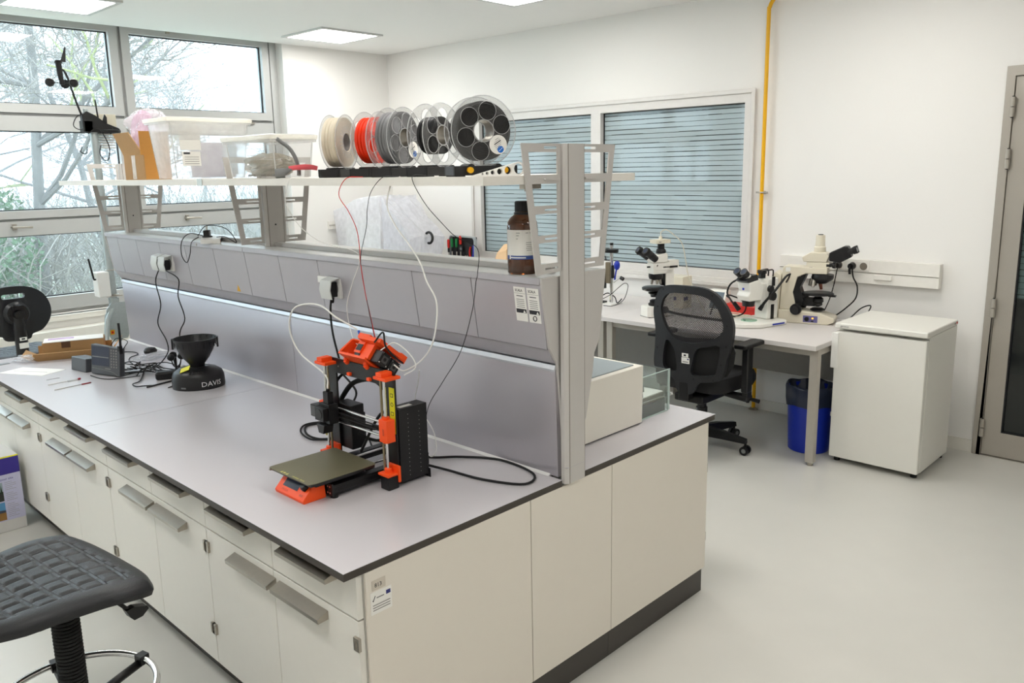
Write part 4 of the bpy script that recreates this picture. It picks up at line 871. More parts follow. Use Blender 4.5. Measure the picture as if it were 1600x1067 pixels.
one('paper_sheet', MB().prism([(-.15,-.065),(.13,-.09),(.155,.05),(-.12,.065)], 'z', 0, .0012, PAPER).box(-.10,-.02,.0012,.10,-.017,.0015,INKL), (.18,3.08,ZT), 'pale folded sheet lying on the worktop near its front edge', 'paper', R(-57))
blob('plastic_bag', (.22,3.36,ZT+.0005), (.10,.16,.03), BAGP, 'crumpled clear plastic bag left of the mailer carton', 'plastic bag', 31, .4, 26)
one('paper_scrap', MB().box(-.025,-.02,0,.025,.02,.002,HOSE), (.125,3.39,ZT), 'small grey scrap at the far left of the worktop', 'scrap')
r = thing('screwdriver', (.205,2.68,ZT), 'small screwdriver with a red tip end lying on the worktop', 'screwdriver', R(3))
MB().cyl((-.075,0,.004),(.02,0,.004),.0018,None,STEEL,8).cyl((.015,0,.004),(.062,0,.004),.004,None,clear('clear_grip',(230,230,225),.4),10).build('shaft', r); MB().cyl((.062,0,.005),(.075,0,.005),.005,None,mat('dark_red',(150,30,44),.4),10).build('end_cap', r)
one('probe', MB().cyl((-.085,0,.003),(.085,0,.003),.0022,.0012,STEEL,8).cyl((.04,0,.003),(.085,0,.003),.003,None,mat('dark_red'),8), (.205,2.56,ZT), 'thin steel probe lying in front of the small screwdriver', 'probe', R(6))
one('wire_scrap', MB().tube([(-.03,0,.0015),(0,.004,.0015),(.03,0,.0015)], .001, INKL, 6), (.19,2.80,ZT), 'short wire scrap behind the small screwdriver', 'wire')

# ================================================================== WEATHER MAST behind the island
r = thing('weather_mast', (.905,3.88,0), 'galvanised weather mast on a tripod between the island and the windows', 'mast')
MB().cyl((0,0,.35),(-.005,0,2.06),.024,None,GALV,20).build('pole', r)
b = MB()
for a in (100,220,340):
    d = Vector((math.cos(R(a)),math.sin(R(a)),0)); b.tube([d*.03+Vector((0,0,.92)),d*.10+Vector((0,0,.86)),d*.32+Vector((0,0,0))], .016, GALV, 8, 1).cyl(d*.32,d*.32+Vector((0,0,.02)),.03,None,GALV,12)
    b.tube([Vector((0,0,.42)),d*.21+Vector((0,0,.42))], .008, GALV, 6, 1)
b.prism([(-.085,.80),(-.062,.92),(-.03,.96),(.05,.96),(.07,.92),(.085,.80),(.05,.72),(-.05,.72)], 'y', -.034, -.026, GALV); b.cyl((0,0,.90),(0,0,.99),.031,None,GALV); b.build('tripod', r)
MB().box(-.055,-.0365,.755,-.03,-.0345,.785,YELLOW).box(-.05,-.0375,.762,-.036,-.0365,.777,RED).build('yellow_tag', r)
b = MB(); b.box(-.105,-.06,1.005,-.03,.03,1.165,WHITE); b.build('sensor_box', r, bevel=.008)
b = MB(); b.tube([(-.10,-.03,1.12),(-.115,-.03,1.12),(-.118,-.03,1.13),(-.135,-.03,1.255)], .006, BLACK, 8, 1); b.build('antenna', r)
b = MB(); b.torus((0,0,1.17),(0,0,1),.03,.003,STEEL).torus((0,0,1.01),(0,0,1),.03,.003,STEEL).box(-.05,-.034,.998,.045,-.026,1.006,STEEL); b.build('clamp', r)
# head of the mast
b = MB(); b.prism([(-.08,2.03),(-.08,2.135),(-.05,2.155),(.0,2.13),(.06,2.085),(.135,2.055),(.14,2.04),(.12,2.03)], 'y', -.05, -.01, BLACK).cyl((.075,-.03,2.025),(.075,-.03,2.045),.066,.07,BLACK,26).box(-.075,-.05,2.03,-.02,.03,2.10,BLACK).cyl((-.05,-.03,2.14),(-.05,-.03,2.17),.014,None,GALV,12).prism([(.035,2.10),(.05,2.14),(.062,2.12),(.06,2.08)], 'y', -.06,-.045, BLACK); b.build('mounting_bracket', r, bevel=.004)
b = MB(); b.tube([(-.055,-.03,2.06),(-.10,-.03,2.22),(-.125,-.03,2.33),(-.145,-.03,2.385),(-.165,-.03,2.395)], .0065, BLACK, 8); b.build('arm', r)
b = MB(); b.tube([(0.02,-.03,2.10),(.012,-.03,2.225)], .005, BLACK, 8, 1); b.build('antenna', r)
b = MB(); b.cyl((-.168,-.03,2.33),(-.172,-.03,2.43),.014,.018,BLACK,14).cyl((-.172,-.03,2.43),(-.172,-.03,2.445),.024,.014,BLACK,14).prism([(-.17,2.437),(-.155,2.452),(-.128,2.525),(-.122,2.522),(-.130,2.437)], 'y', -.032,-.028, BLACK); b.build('wind_vane', r)
b = MB(); hc = Vector((-.165,-.03,2.315)); b.cyl(hc-Vector((0,0,.01)),hc+Vector((0,0,.02)),.014,None,BLACK,12)
for a in (180,-35,60):
    d = Vector((math.cos(R(a)),math.sin(R(a))*.9,0)); c = hc+d*.055; b.tube([hc,c], .003, BLACK, 6, 1); b.lathe([(.026,0),(.022,.014),(.008,.024)], c+d*.012, (-.35,-.93,0) if a != 60 else (.5,.8,0), BLACK, 18); b.lathe([(.024,.001),(.012,.002)], c+d*.012, (.35,.93,0), BLACK2, 14)
b.build('wind_cups', r)
b = MB()
for i in range(6): b.lathe([(.058,0),(.062,.004),(.058,.010)], (.075,.05,1.935+i*.016), (0,0,1), WHITE, 26)
b.box(.02,.02,2.035,.145,.09,2.145,CREAM); b.build('radiation_shield', r, bevel=.004)
b = MB(); b.tube([(-.06,-.03,2.14),(-.11,-.05,2.12),(-.135,-.05,2.07),(-.11,-.05,2.045),(-.07,-.04,2.05)], .003, BLACK, 6).tube([(-.06,-.06,2.02),(.0,-.07,2.05),(.05,-.07,1.95),(.045,-.06,1.87),(.02,-.06,1.86),(.0,-.05,1.9),(.01,-.05,1.95)], .0035, BLACK, 6).tube([(-.10,-.05,1.94),(-.11,-.05,1.91),(-.08,-.05,1.90),(-.07,-.05,1.94)], .003, BLACK, 6).tube([(.08,-.04,2.07),(.09,-.06,2.04),(.07,-.06,2.02)], .003, BLACK, 6); b.build('cable_loop', r)

# ================================================================== INSTRUMENT ON THE AISLE SIDE
r = thing('bench_instrument', (1.14,.15,ZT), 'cream instrument housing with slanted front and grey lid, behind the grey end post', 'instrument')
b = MB(); b.prism([(.005,.006),(.362,.006),(.366,.236),(.040,.236),(-.002,.09)], 'y', 0, .40, mat('housing_cream',(230,225,214),.45,var=.01)); b.build('housing', r, bevel=.003)
MB().prism([(.075,.2362),(.335,.2362),(.335,.240),(.075,.240)], 'y', .025, .38, mat('lid_blue_grey',(148,158,162),.35)).build('lid', r)
MB().box(.01,.01,0,.36,.39,.006,BLACKR).build('foot', r)
GL = clear('display_glass', (242,246,244), .06, .03, milky=(214,222,218), gloss=.8)
r = thing('glass_tray_case', (1.52,.175,ZT), 'small glass walled case with a white tray of parts, beside the cream housing', 'display case')
b = MB(); b.box(.0,0,.004,.205,.004,.175,GL).box(.201,.004,.004,.205,.36,.175,GL).box(0,.356,.004,.201,.36,.175,GL); b.build('glass_wall', r)
b = MB(); b.box(.196,-.002,.004,.209,.001,.178,mat('glass_edge',(178,194,188),.2)).box(0,-.001,.174,.2,.003,.177,mat('glass_edge')).box(0,-.001,.0,.2,.003,.005,mat('glass_edge')); b.build('edge_strip', r)
b = MB(); b.box(.0,.02,.072,.192,.34,.082,WHITE).box(.0,.014,.052,.19,.02,.080,STEEL).box(0,.012,.062,.19,.0145,.066,CHROME); b.build('tray', r, bevel=.001)
MB().box(0,.01,.0,.192,.35,.052,mat('case_base_grey',(112,112,110),.5)).build('base', r)
b = MB().cyl((.205,-.004,.07),(.22,-.004,.07),.007,None,CHROME,12); b.build('knob', r)
rnd = random.Random(8)
for i in range(9):
    x = 1.535+.155*rnd.random(); y = .205+.045*(i%5)+.01*rnd.random(); cc = (DARK,HOSE,NAVY,CHROME,STEEL)[i%5]
    tag(MB().cyl((0,0,0),(0,0,.022+.012*rnd.random()),.008,.006,cc,12).build('mounting_stub', loc=(x,y,ZT+.0822)), 'small metal stub standing on the white tray in the glass case', 'stub', 'small stubs on the glass case tray')

# ================================================================== MICROSCOPE BENCH
BZ = .74; BT = mat('bench_laminate', (214,209,206), .42, var=.015)
r = thing('lab_bench', (3.38,.28,0), 'long pale grey bench with metal legs under the striped window, carrying the microscopes', 'bench')
MB().box(0,0,BZ-.028,.92,1.55,BZ,BT).build('bench_top', r, bevel=.0015)
LG = mat('leg_grey_metal', (182,176,166), .45, .2)
for x,y in ((.06,.01),(.06,1.49),(.85,.01),(.85,1.49)):
    MB().box(x,y,.02,x+.045,y+.05,BZ-.029,LG).cyl((x+.022,y+.025,0),(x+.022,y+.025,.02),.018,None,STEEL,16).build('leg', r, bevel=.002)
MB().box(.07,.06,BZ-.075,.10,1.49,BZ-.029,LG).box(.86,.06,BZ-.075,.89,1.49,BZ-.029,LG).box(.105,.015,BZ-.07,.85,.045,BZ-.029,LG).build('apron_rail', r)
MB().box(.80,.06,.34,.815,1.49,BZ-.08,mat('modesty_grey',(150,146,140),.6)).build('modesty_panel', r)
r = thing('lab_bench', (3.42,1.835,0), 'second pale grey bench further along the window, carrying the small stand and tool case', 'bench')
MB().box(0,0,BZ-.028,.88,3.36,BZ-.001,BT).build('bench_top', r, bevel=.0015)
for x,y in ((.03,.02),(.03,3.28),(.82,.02),(.82,3.28)): MB().box(x,y,.0,x+.045,y+.05,BZ-.029,LG).build('leg', r, bevel=.002)
MB().box(.80,.08,.20,.815,3.27,BZ-.08,mat('modesty_grey')).build('modesty_panel', r)

CRM = mat('microscope_cream', (222,214,194), .35, var=.01); MWH = mat('microscope_white', (234,232,224), .35, var=.01)
# --- polarising microscope with camera
r = thing('microscope', (3.655,1.545,BZ), 'cream microscope with a white camera and cable on top, left of the office chair', 'microscope', R(158))
b = MB(); b.prism([(-.10,-.06),(.085,-.06),(.105,-.04),(.105,.04),(.085,.06),(-.10,.06)], 'z', .004, .075, MWH); b.box(-.099,-.058,0,.10,.058,.004,BLACKR); b.build('base', r, bevel=.006)
b = MB(); b.cyl((.03,.066,.045),(.03,.058,.045),.022,None,BLACK,18).cyl((-.02,.075,.05),(-.02,.058,.05),.025,None,BLACK,18); b.build('focus_knob', r)
b = MB(); b.lathe([(.042,.076),(.045,.088),(.034,.096),(.034,.112),(.022,.118)], (.02,0,0), (0,0,1), BLACK, 24).lathe([(.028,.135),(.030,.150),(.045,.160),(.045,.165),(.03,.175)], (.02,0,0), (0,0,1), BLACK, 24); b.build('condenser', r)
b = MB(); b.lathe([(.04,.172),(.072,.180),(.088,.186),(.090,.200),(.082,.205),(.03,.206)], (.02,0,0), (0,0,1), BLACK2, 36).cyl((.10,.02,.192),(.125,.03,.192),.004,None,STEEL,8).box(-.10,-.03,.165,-.02,.03,.185,BLACK); b.build('rotating_stage', r)
b = MB(); b.prism([(-.045,.09),(-.045,.31),(-.075,.33),(-.115,.33),(-.115,.06),(-.06,.06)], 'y', -.035, .035, MWH); b.build('arm', r, bevel=.005)
b = MB(); b.prism([(-.05,.20),(-.02,.26),(-.02,.30),(-.06,.30),(-.06,.20)], 'y', -.03, .03, BLACK); b.build('arm_bracket', r)
b = MB(); b.lathe([(.025,.252),(.046,.262),(.050,.280),(.048,.296)], (.015,0,0), (0,0,1), BLACK, 28)
for a in range(5):
    d = Vector((math.cos(a*1.257),math.sin(a*1.257),0))*.028; b.cyl(Vector((.015,0,.262))+d,Vector((.015,0,.225))+d*1.25,.011,.008,STEEL,12)
b.build('objective_turret', r)
b = MB(); b.box(-.10,-.035,.297,.055,.035,.322,MWH).box(-.075,-.038,.323,.060,.038,.372,MWH).box(-.155,-.03,.33,-.075,.03,.385,MWH).cyl((.062,.0,.345),(.085,.0,.345),.006,None,BLACK,10)
b.cyl((.03,.039,.35),(.03,.046,.362),.003,None,BLACK,8).box(-.14,.031,.335,-.02,.038,.347,BLACK); b.build('head_body', r, bevel=.004)
b = MB(); b.prism([(-.06,.373),(.058,.373),(.072,.392),(.050,.420),(-.045,.440),(-.06,.43)], 'y', -.036, .036, MWH); b.build('trinocular_head', r, bevel=.006)
for s in (-1,1):
    b = MB(); p = Vector((.040,s*.034,.398)); d = Vector((.78,s*.10,.56)).normalized(); b.cyl(p,p+d*.06,.024,.026,BLACK,20).cyl(p+d*.06,p+d*.095,.024,.028,BLACK2,20).cyl(p+d*.095,p+d*.115,.030,.026,BLACKR,20).cyl(p+d*.1145,p+d*.1155,.016,None,SCREEN,16); b.build('eyepiece', r)
b = MB(); b.lathe([(.034,.436),(.034,.450),(.030,.462),(.024,.466),(.024,.50),(.02,.502)], (-.025,0,0), (0,0,1), BLACK, 24); b.build('camera_tube', r)
b = MB(); b.box(-.075,-.04,.504,.040,.04,.530,CREAM).cyl((-.02,0,.530),(-.02,0,.552),.014,.010,CREAM,14).box(-.0,.0405,.512,.02,.0412,.518,INKL); b.build('camera', r, bevel=.005)
cord('cable', [(3.672,1.535,1.290),(3.670,1.53,1.322),(3.690,1.50,1.335),(3.72,1.46,1.30),(3.76,1.42,1.24),(3.78,1.40,1.12),(3.80,1.39,1.02),(3.83,1.35,.90),(3.86,1.30,.78),(3.88,1.28,.745)], .0032, CREAM, 'cream camera cable arching from the top of the left microscope')
r = thing('lamp_housing', (4.05,1.60,BZ), 'cream box with a small blue label behind the left microscope', 'box', R(180))
MB().box(-.06,-.13,0,.06,.05,.235,CRM).build('case', r, bevel=.006); MB().box(-.005,.0505,.06,.05,.0515,.085,NAVY).build('label', r)
MB().box(.0605,-.06,.06,.0615,-.005,.085,NAVY).build('label', r)
# --- stereo microscope
r = thing('stereo_microscope', (3.80,.865,BZ), 'white stereo microscope with small blue square logo and round stage plate, right of the chair', 'microscope', R(165))
b = MB(); b.prism([(.19,-.06),(.22,-.03),(.22,.03),(.19,.075),(.10,.13),(-.13,.13),(-.15,.11),(-.15,-.11),(-.13,-.13),(.10,-.12)], 'z', 0, .032, MWH); b.build('base', r, bevel=.010, seg=3)
MB().cyl((.075,0,.0325),(.075,0,.036),.052,None,clear('stage_glass',(220,244,232),.3,.05,milky=(214,236,224)),30).build('stage_plate', r)
MB().box(-.11,.1255,.010,.0,.1315,.020,BLUE).build('side_switch', r)
b = MB(); b.box(-.13,-.055,.032,-.03,.055,.30,MWH); b.build('column', r, bevel=.010)
MB().box(-.090,.0555,.035,-.062,.058,.13,BLACK).box(-.090,.0555,.25,-.062,.058,.31,BLACK).build('rack_slot', r)
b = MB(); b.box(-.03,-.045,.14,.02,.045,.27,MWH); b.build('focus_block', r, bevel=.006)
for s in (-1,1): MB().cyl((-.06,s*.058,.185),(-.06,s*.078,.185),.028,None,BLACK,24).cyl((-.04,s*.058,.235),(-.04,s*.078,.235),.022,None,BLACK,24).build('focus_knob', r)
b = MB(); b.prism([(.02,.165),(.13,.165),(.145,.20),(.125,.225),(.140,.285),(.05,.300),(.0,.25)], 'y', -.052, .052, MWH); b.build('zoom_body', r, bevel=.008)
MB().cyl((.085,0,.165),(.085,0,.128),.042,.038,BLACK,28).build('objective', r)
b = MB(); b.prism([(.05,.298),(.135,.284),(.165,.296),(.120,.330),(.06,.335)], 'y', -.048, .048, BLACK2); b.build('binocular_head', r, bevel=.005)
for s in (-1,1):
    p = Vector((.105,s*.028,.305)); d = Vector((.66,0,.55)).normalized(); MB().cyl(p,p+d*.045,.019,.019,MWH,20).cyl(p+d*.045,p+d*.085,.023,.026,BLACK,22).cyl(p+d*.0845,p+d*.0855,.018,None,SCREEN,18).build('eyepiece', r)
b = MB(); b.box(.148,.004,.238,.1495,.020,.252,BLUE); b.build('logo', r)
b = MB(); b.cyl((-.03,.0,.33),(-.03,0,.352),.030,.028,BLACK,22).prism([(-.05,.30),(0,.30),(-.01,.33),(-.05,.33)], 'y', -.012, .012, BLACK); b.build('head_cap', r)
b = MB(); b.tube([(-.11,.02,.305),(-.11,.02,.345),(-.08,.02,.350),(-.01,.02,.345),(.0,.02,.335)], .005, BLACK, 8, 2).tube([(-.11,-.02,.305),(-.11,-.02,.345),(-.08,-.02,.350),(-.01,-.02,.345)], .005, BLACK, 8, 2); b.build('carry_handle', r)
# gooseneck lamps beside it
r = thing('gooseneck_lamp', (4.06,.835,BZ), 'pair of black gooseneck light arms clamped right of the stereo microscope', 'lamp')
b = MB(); b.box(-.03,-.035,0,.03,.035,.20,MWH); b.build('light_box', r, bevel=.004)
MB().cyl((-.032,-.02,.16),(-.05,-.02,.16),.034,None,BLACK,24).cyl((-.032,.03,.165),(-.048,.03,.165),.018,None,BLACK,18).cyl((-.032,-.005,.07),(-.045,-.005,.07),.016,None,BLACK,14).cyl((-.032,-.035,.095),(-.045,-.035,.095),.014,None,BLACK,14).build('control_knob', r)
b = MB(); b.tube([(-.275,-.012,.128),(-.275,-.030,.155),(-.25,-.09,.24),(-.20,-.125,.315),(-.16,-.135,.330)], lambda t: .010-.004*t, BLACK, 10).tube([(-.16,-.135,.330),(-.11,-.10,.29),(-.05,-.045,.235),(-.03,-.02,.195)], .006, BLACK, 8).cyl((-.275,-.012,.128),(-.28,.004,.100),.012,.015,BLACK,14); b.build('light_arm', r)
cord('cable', [(4.03,.80,.76),(4.0,.74,.745),(4.02,.72,.745),(4.06,.74,.746)], .005, BLACKR, 'short black cable between the stereo microscope and the cream microscope')
cord('gooseneck', [(3.80,1.0,1.03),(3.775,1.05,.99),(3.77,1.07,.93),(3.76,1.035,.885),(3.75,1.01,.865)], .006, BLACKR, 'short black bent light guide hanging left of the stereo microscope body', 'light guide')
one('connector', MB().cyl((0,0,0),(.02,-.03,-.05),.013,.016,BLACK,14), (3.75,1.01,.875), 'black end sleeve of the bent light guide', 'light guide')
cord('cable', [(3.76,1.05,.90),(3.78,1.08,.91),(3.85,1.08,.90),(3.88,1.0,.86),(3.84,.98,.80),(3.78,1.02,.775),(3.80,1.10,.80),(3.86,1.20,.84),(3.90,1.25,.80),(3.9,1.27,.745)], .005, BLACKR, 'thick black cable looping behind the short light guide')
one('red_case', MB().box(-.06,-.16,0,.06,.16,.062,RED).box(-.0605,-.16,.038,.0605,.16,.041,mat('dark_red')), (4.10,1.13,BZ), 'flat red case lying on the bench behind the stereo microscope', 'case', R(-12), bevel=.004)
r = thing('display_unit', (4.09,1.33,BZ), 'small white sloped display unit with a grey screen, right behind the office chair', 'display', R(180))
MB().prism([(.06,0),(.06,.02),(.0,.15),(-.05,.15),(-.05,0)], 'y', -.06, .08, MWH).build('case', r, bevel=.004)
b = MB(); b.add([(.0585,-.03,.024),(.0585,.065,.024),(.007,.065,.137),(.007,-.03,.137)], [(0,1,2,3)], mat('grey_screen',(110,122,130),.2)); b.build('screen', r)
rnd = random.Random(6)
for k in range(4):
    pts = [(3.86+rnd.uniform(-.08,.08), 1.05+rnd.uniform(-.14,.16), BZ+.006+rnd.uniform(0,.03)) for _ in range(8)]
    cord('cable', pts, .0032, CREAM, 'cream cable coiled on the bench in front of the flat red case', group='cream cables coiled on the bench', n=6)
cord('cable', [(3.95,1.02,BZ+.005),(3.86,.98,BZ+.005),(3.83,1.08,BZ+.005),(3.78,1.12,BZ+.005),(3.72,1.08,BZ+.005)], .0045, CREAM, 'cream cable stretched along the bench towards the stereo microscope base')
# --- large cream microscope, seen from the side
r = thing('microscope', (4.06,.66,BZ), 'large cream microscope with a black binocular head pointing right, beside the fridge', 'microscope', R(-75))
b = MB(); b.prism([(-.16,0),(.15,0),(.19,.02),(.19,.045),(.10,.075),(-.06,.085),(-.16,.085)], 'y', -.075, .075, CRM); b.build('base', r, bevel=.006)
b = MB(); b.prism([(-.155,.085),(-.06,.085),(-.055,.12),(-.075,.20),(-.05,.30),(.0,.325),(.13,.325),(.13,.365),(-.13,.372),(-.145,.36)], 'y', -.055, .055, CRM); b.build('arm', r, bevel=.006)
b = MB(); b.prism([(-.235,.0),(-.161,.0),(-.151,.31),(-.185,.335),(-.215,.30),(-.235,.215)], 'y', -.06, .06, CRM); b.build('lamp_housing', r, bevel=.008)
b = MB(); b.prism([(-.054,.10),(-.02,.115),(-.005,.15),(-.035,.23),(.0,.31),(-.02,.32),(-.075,.26),(-.085,.14)], 'y', -.045, .057, BLACK); b.build('stage_bracket', r, bevel=.003)
for s in (-1,1): MB().cyl((-.045,s*.078,.095),(-.045,s*.100,.095),.036,None,BLACK,26).cyl((-.045,s*.100,.095),(-.045,s*.115,.095),.022,None,BLACK2,22).build('focus_knob', r)
b = MB(); b.lathe([(.03,.178),(.095,.186),(.098,.194),(.09,.200),(.02,.200)], (.075,0,0), (0,0,1), BLACK2, 36).box(-.04,-.035,.170,.02,.035,.184,BLACK).box(.14,-.02,.176,.185,.02,.186,BLACK); b.build('stage', r)
b = MB(); b.lathe([(.02,.172),(.034,.160),(.036,.140),(.028,.132),(.03,.118),(.012,.108)], (.075,0,0), (0,0,1), BLACK, 26).lathe([(.045,.084),(.045,.092),(.03,.100)], (.075,0,0), (0,0,1), BLACK, 26).box(-.02,-.02,.11,.06,.02,.165,BLACK); b.build('condenser', r)
b = MB(); b.lathe([(.03,.262),(.066,.290),(.07,.302),(.066,.322)], (.06,0,0), (.12,0,1), BLACK2, 30)
for i,(dx,dy) in enumerate(((.02,0),(-.03,.01),(-.01,.03),(-.01,-.03))):
    b.cyl((.06+dx,dy,.285),(.062+dx*1.5,dy*1.5,.220 if i == 0 else .240),.014,.009,STEEL if i else mat('objective_brown',(112,66,50),.3,.5),14)
b.build('objective_turret', r)
b = MB(); b.box(.0,-.05,.366,.14,.05,.400,CRM).cyl((.155,-.02,.382),(.175,-.02,.382),.02,None,BLACK,18).box(.12,-.0505,.372,.155,.0505,.392,BLACK).box(-.03,-.052,.362,.04,.052,.368,BLACK); b.build('intermediate_tube', r, bevel=.004)
b = MB(); b.prism([(-.02,.401),(.12,.401),(.135,.440),(.12,.462),(.02,.462),(-.03,.43)], 'y', -.05, .05, CRM); b.build('head_body', r, bevel=.006)
b = MB(); b.lathe([(.036,.462),(.036,.495),(.031,.500),(.028,.570),(.02,.572)], (.072,0,0), (0,0,1), CRM, 26).cyl((.072,0,.572),(.072,0,.576),.016,None,BLACK,18); b.build('camera_tube', r)
b = MB(); b.prism([(.135,.410),(.20,.400),(.27,.440),(.245,.505),(.22,.505),(.135,.462)], 'y', -.045, .045, BLACK); b.build('binocular_head', r, bevel=.006)
for s in (-1,1):
    p = Vector((.245,s*.03,.468)); d = Vector((.93,0,.34)).normalized(); MB().cyl(p,p+d*.03,.019,.019,BLACK2,20).cyl(p+d*.03,p+d*.055,.023,.024,BLACKR,20).cyl(p+d*.0545,p+d*.0555,.015,None,SCREEN,16).build('eyepiece', r)
b = MB(); b.box(.0,-.0765,.012,.09,-.0752,.055,mat('panel_purple',(104,100,150),.4)).cyl((.024,-.076,.034),(.024,-.086,.034),.014,None,BLACK,18).box(.05,-.0772,.016,.066,-.0765,.024,BLACK); b.build('control_panel', r)
MB().box(.054,-.0775,.034,.066,-.0765,.044,mat('amber_lamp',(255,170,60),.4,emit=1.2)).build('indicator_lamp', r)
MB().box(-.125,-.0565,.335,-.095,-.0555,.362,PAPER).build('badge', r)
cord('mains_cable', [(4.255,.45,1.108),(4.235,.44,1.10),(4.21,.42,1.04),(4.21,.39,.98),(4.22,.40,.90),(4.22,.46,.83),(4.21,.52,.775),(4.20,.55,.75)], .0045, BLACKR, 'black mains cord from the wall trunking down behind the cream microscope')
cord('mains_cable', [(4.255,.54,1.10),(4.235,.54,1.06),(4.225,.55,.97),(4.22,.57,.88),(4.22,.60,.80),(4.215,.62,.748)], .0035, BLACKR, 'thinner dark cord hanging from the trunking directly behind the cream microscope stage')
one('plug', MB().cyl((0,0,0),(-.035,0,0),.022,.018,BLACK,20).tube([(-.03,0,-.005),(-.04,0,-.02),(-.035,0,-.05)],.008,BLACK,10), (4.262,.45,1.105), 'round black mains plug in the wall trunking right of the microscope head', 'plug')
one('plug', MB().cyl((0,0,0),(-.035,0,0),.020,.017,BLACK,20), (4.262,.54,1.105), 'round black mains plug partly behind the black binocular head', 'plug')
cord('cable', [(4.23,.44,BZ+.005),(4.24,.36,BZ+.02),(4.24,.32,BZ+.08),(4.24,.31,BZ+.12),(4.22,.36,BZ+.10),(4.2,.42,BZ+.03)], .004, BLACKR, 'black cable lying over the bench edge behind the fridge corner')

# --- small stand with blue hand bulb, and clip board with yellow part
r = thing('clamp_stand', (3.85,2.09,BZ), 'small metal clamp stand with blue rubber bulb beside the end post', 'stand')
MB().box(-.07,-.05,0,.07,.05,.012,WHITE).build('base', r, bevel=.003); MB().cyl((0,0,.012),(0,0,.45),.013,None,CHROME,18).build('column', r)
MB().cyl((0,0,.395),(0,0,.420),.052,None,BLACK,24).cyl((0,0,.42),(0,0,.465),.013,None,BLACK,12).build('top_disc', r)
MB().box(-.02,.0,.16,.02,.045,.32,mat('bronze_part',(116,104,84),.45,.4)).box(-.03,.045,.12,.0,.075,.26,BLACK).box(-.012,-.02,.20,.012,.02,.30,BLACK2).build('carriage', r, bevel=.004)
MB().ball((0,-.05,.300),.024,BLUE,16,(1,1,1.5)).cyl((0,-.045,.27),(0,-.03,.19),.006,None,BLUE,8).build('blue_bulb', r)
MB().cyl((0,-.02,.17),(0,-.09,.215),.005,None,STEEL,8).cyl((0,-.085,.21),(0,-.11,.20),.014,None,BLACK,12).build('side_screw', r)
MB().tube([(0,.05,.33),(0,.06,.36),(0,.09,.365)], .004, BLACK, 6, 1).ball((0,.085,.33),.012,BLUE,10).build('hook', r)
r = thing('wiring_block', (3.80,2.18,BZ-.001), 'small yellow and black wiring block on the bench beside the clamp stand', 'wiring block')
MB().box(-.05,-.05,0,.05,.05,.025,BLACK).build('base', r, bevel=.002); MB().box(-.03,-.02,.025,.03,.035,.05,YEL2).build('yellow_part', r, bevel=.003)
cord('cable', [(3.80,2.15,.775),(3.83,2.08,.82),(3.82,2.0,.88),(3.80,1.93,.92),(3.80,1.90,.90),(3.79,1.93,.80),(3.76,2.0,.75),(3.74,2.08,.745)], .0025, BLACKR, 'thin black lead arching from the wiring block on the bench')
cord('cable', [(3.82,2.2,.77),(3.86,2.14,.82),(3.85,2.06,.80),(3.83,2.02,.76),(3.86,2.0,.79)], .004, BLACKR, 'thick black lead bundled beside the clamp stand')
# --- tool case, wooden block, covered machine
r = thing('tool_case', (4.12,4.02,BZ-.001), 'black tool case standing open on the far bench, with screwdrivers and red and blue pliers', 'tool case', R(180-8))
LIN = mat('case_lining', (34,34,36), .8)
b = MB(); P = lambda u,v,w: (w, u, v); b.plate(rrect(-.21,.0,.21,.42,.04), [rrect(-.198,.012,.198,.408,.03)], P, .03, mat('case_grey',(170,176,178),.45,.3)); b.box(-.004,-.205,.005,.0,.205,.415,LIN); b.box(.0,-.21,0,.22,.21,.03,LIN); b.build('case', r)
o_ = r
for i,(y,c,h) in enumerate(((.155,RED,.33),(.115,mat('green_grip',(20,120,60),.4),.34),(.065,mat('green_grip'),.34),(.02,RED,.37))):
    q = thing('screwdriver', (4.12-.022-.14*y,4.02+y*1.1,BZ+.08), ('screwdriver with red handle at the left end of the open tool case','first green handled screwdriver in the open tool case','second green handled screwdriver in the open tool case','taller red handled screwdriver in the middle of the tool case')[i], 'screwdriver')
    MB().cyl((0,0,.04),(0,0,h-.10),.006,None,STEEL,8).build('shaft', q); MB().lathe([(.007,h-.12),(.012,h-.10),(.013,h-.04),(.010,h-.03)], m=c, n=12).cyl((0,0,h-.15),(0,0,h-.11),.010,None,BLACK,10).build('handle', q)
q = thing('pliers', (4.10,3.90,BZ+.10), 'red and blue handled pliers held in the open tool case', 'pliers')
MB().tube([(0,.012,.22),(0,.025,.17),(0,.012,.10),(0,.004,.06)], .008, RED, 8).build('handle', q); MB().tube([(0,-.03,.24),(0,-.025,.17),(0,-.010,.10),(0,-.004,.06)], .008, BLUE, 8).build('handle', q); MB().cyl((0,0,.06),(0,0,.02),.010,.004,STEEL,8).build('jaw', q)
q = thing('pliers', (4.095,3.965,BZ+.10), 'small steel pliers left of the red and blue pair in the tool case', 'pliers')
MB().tube([(0,.014,.14),(0,.006,.09),(0,-.012,.04)], .006, STEEL, 8).tube([(0,-.014,.14),(0,-.006,.09),(0,.012,.04)], .006, STEEL, 8).build('body', q)
q = thing('tape_holder', (4.098,4.03,BZ+.30), 'round dark tool clipped high in the tool case lining', 'tool')
MB().cyl((0,0,0),(-.012,0,0),.028,None,BLACK2,18).cyl((-.012,0,0),(-.014,0,0),.012,None,HOSE,14).build('body', q)
b = MB(); b.add([(0,0,0),(.10,.01,0),(.11,.13,0),(0,.12,0),(.03,.03,.11),(.09,.04,.15),(.085,.10,.14),(.02,.10,.09)], [(0,3,2,1),(4,5,6,7),(0,1,5,4),(1,2,6,5),(2,3,7,6),(3,0,4,7)], mat('pale_kraft',(216,180,140),.8)); 
b.v = [v*1.45 for v in b.v]
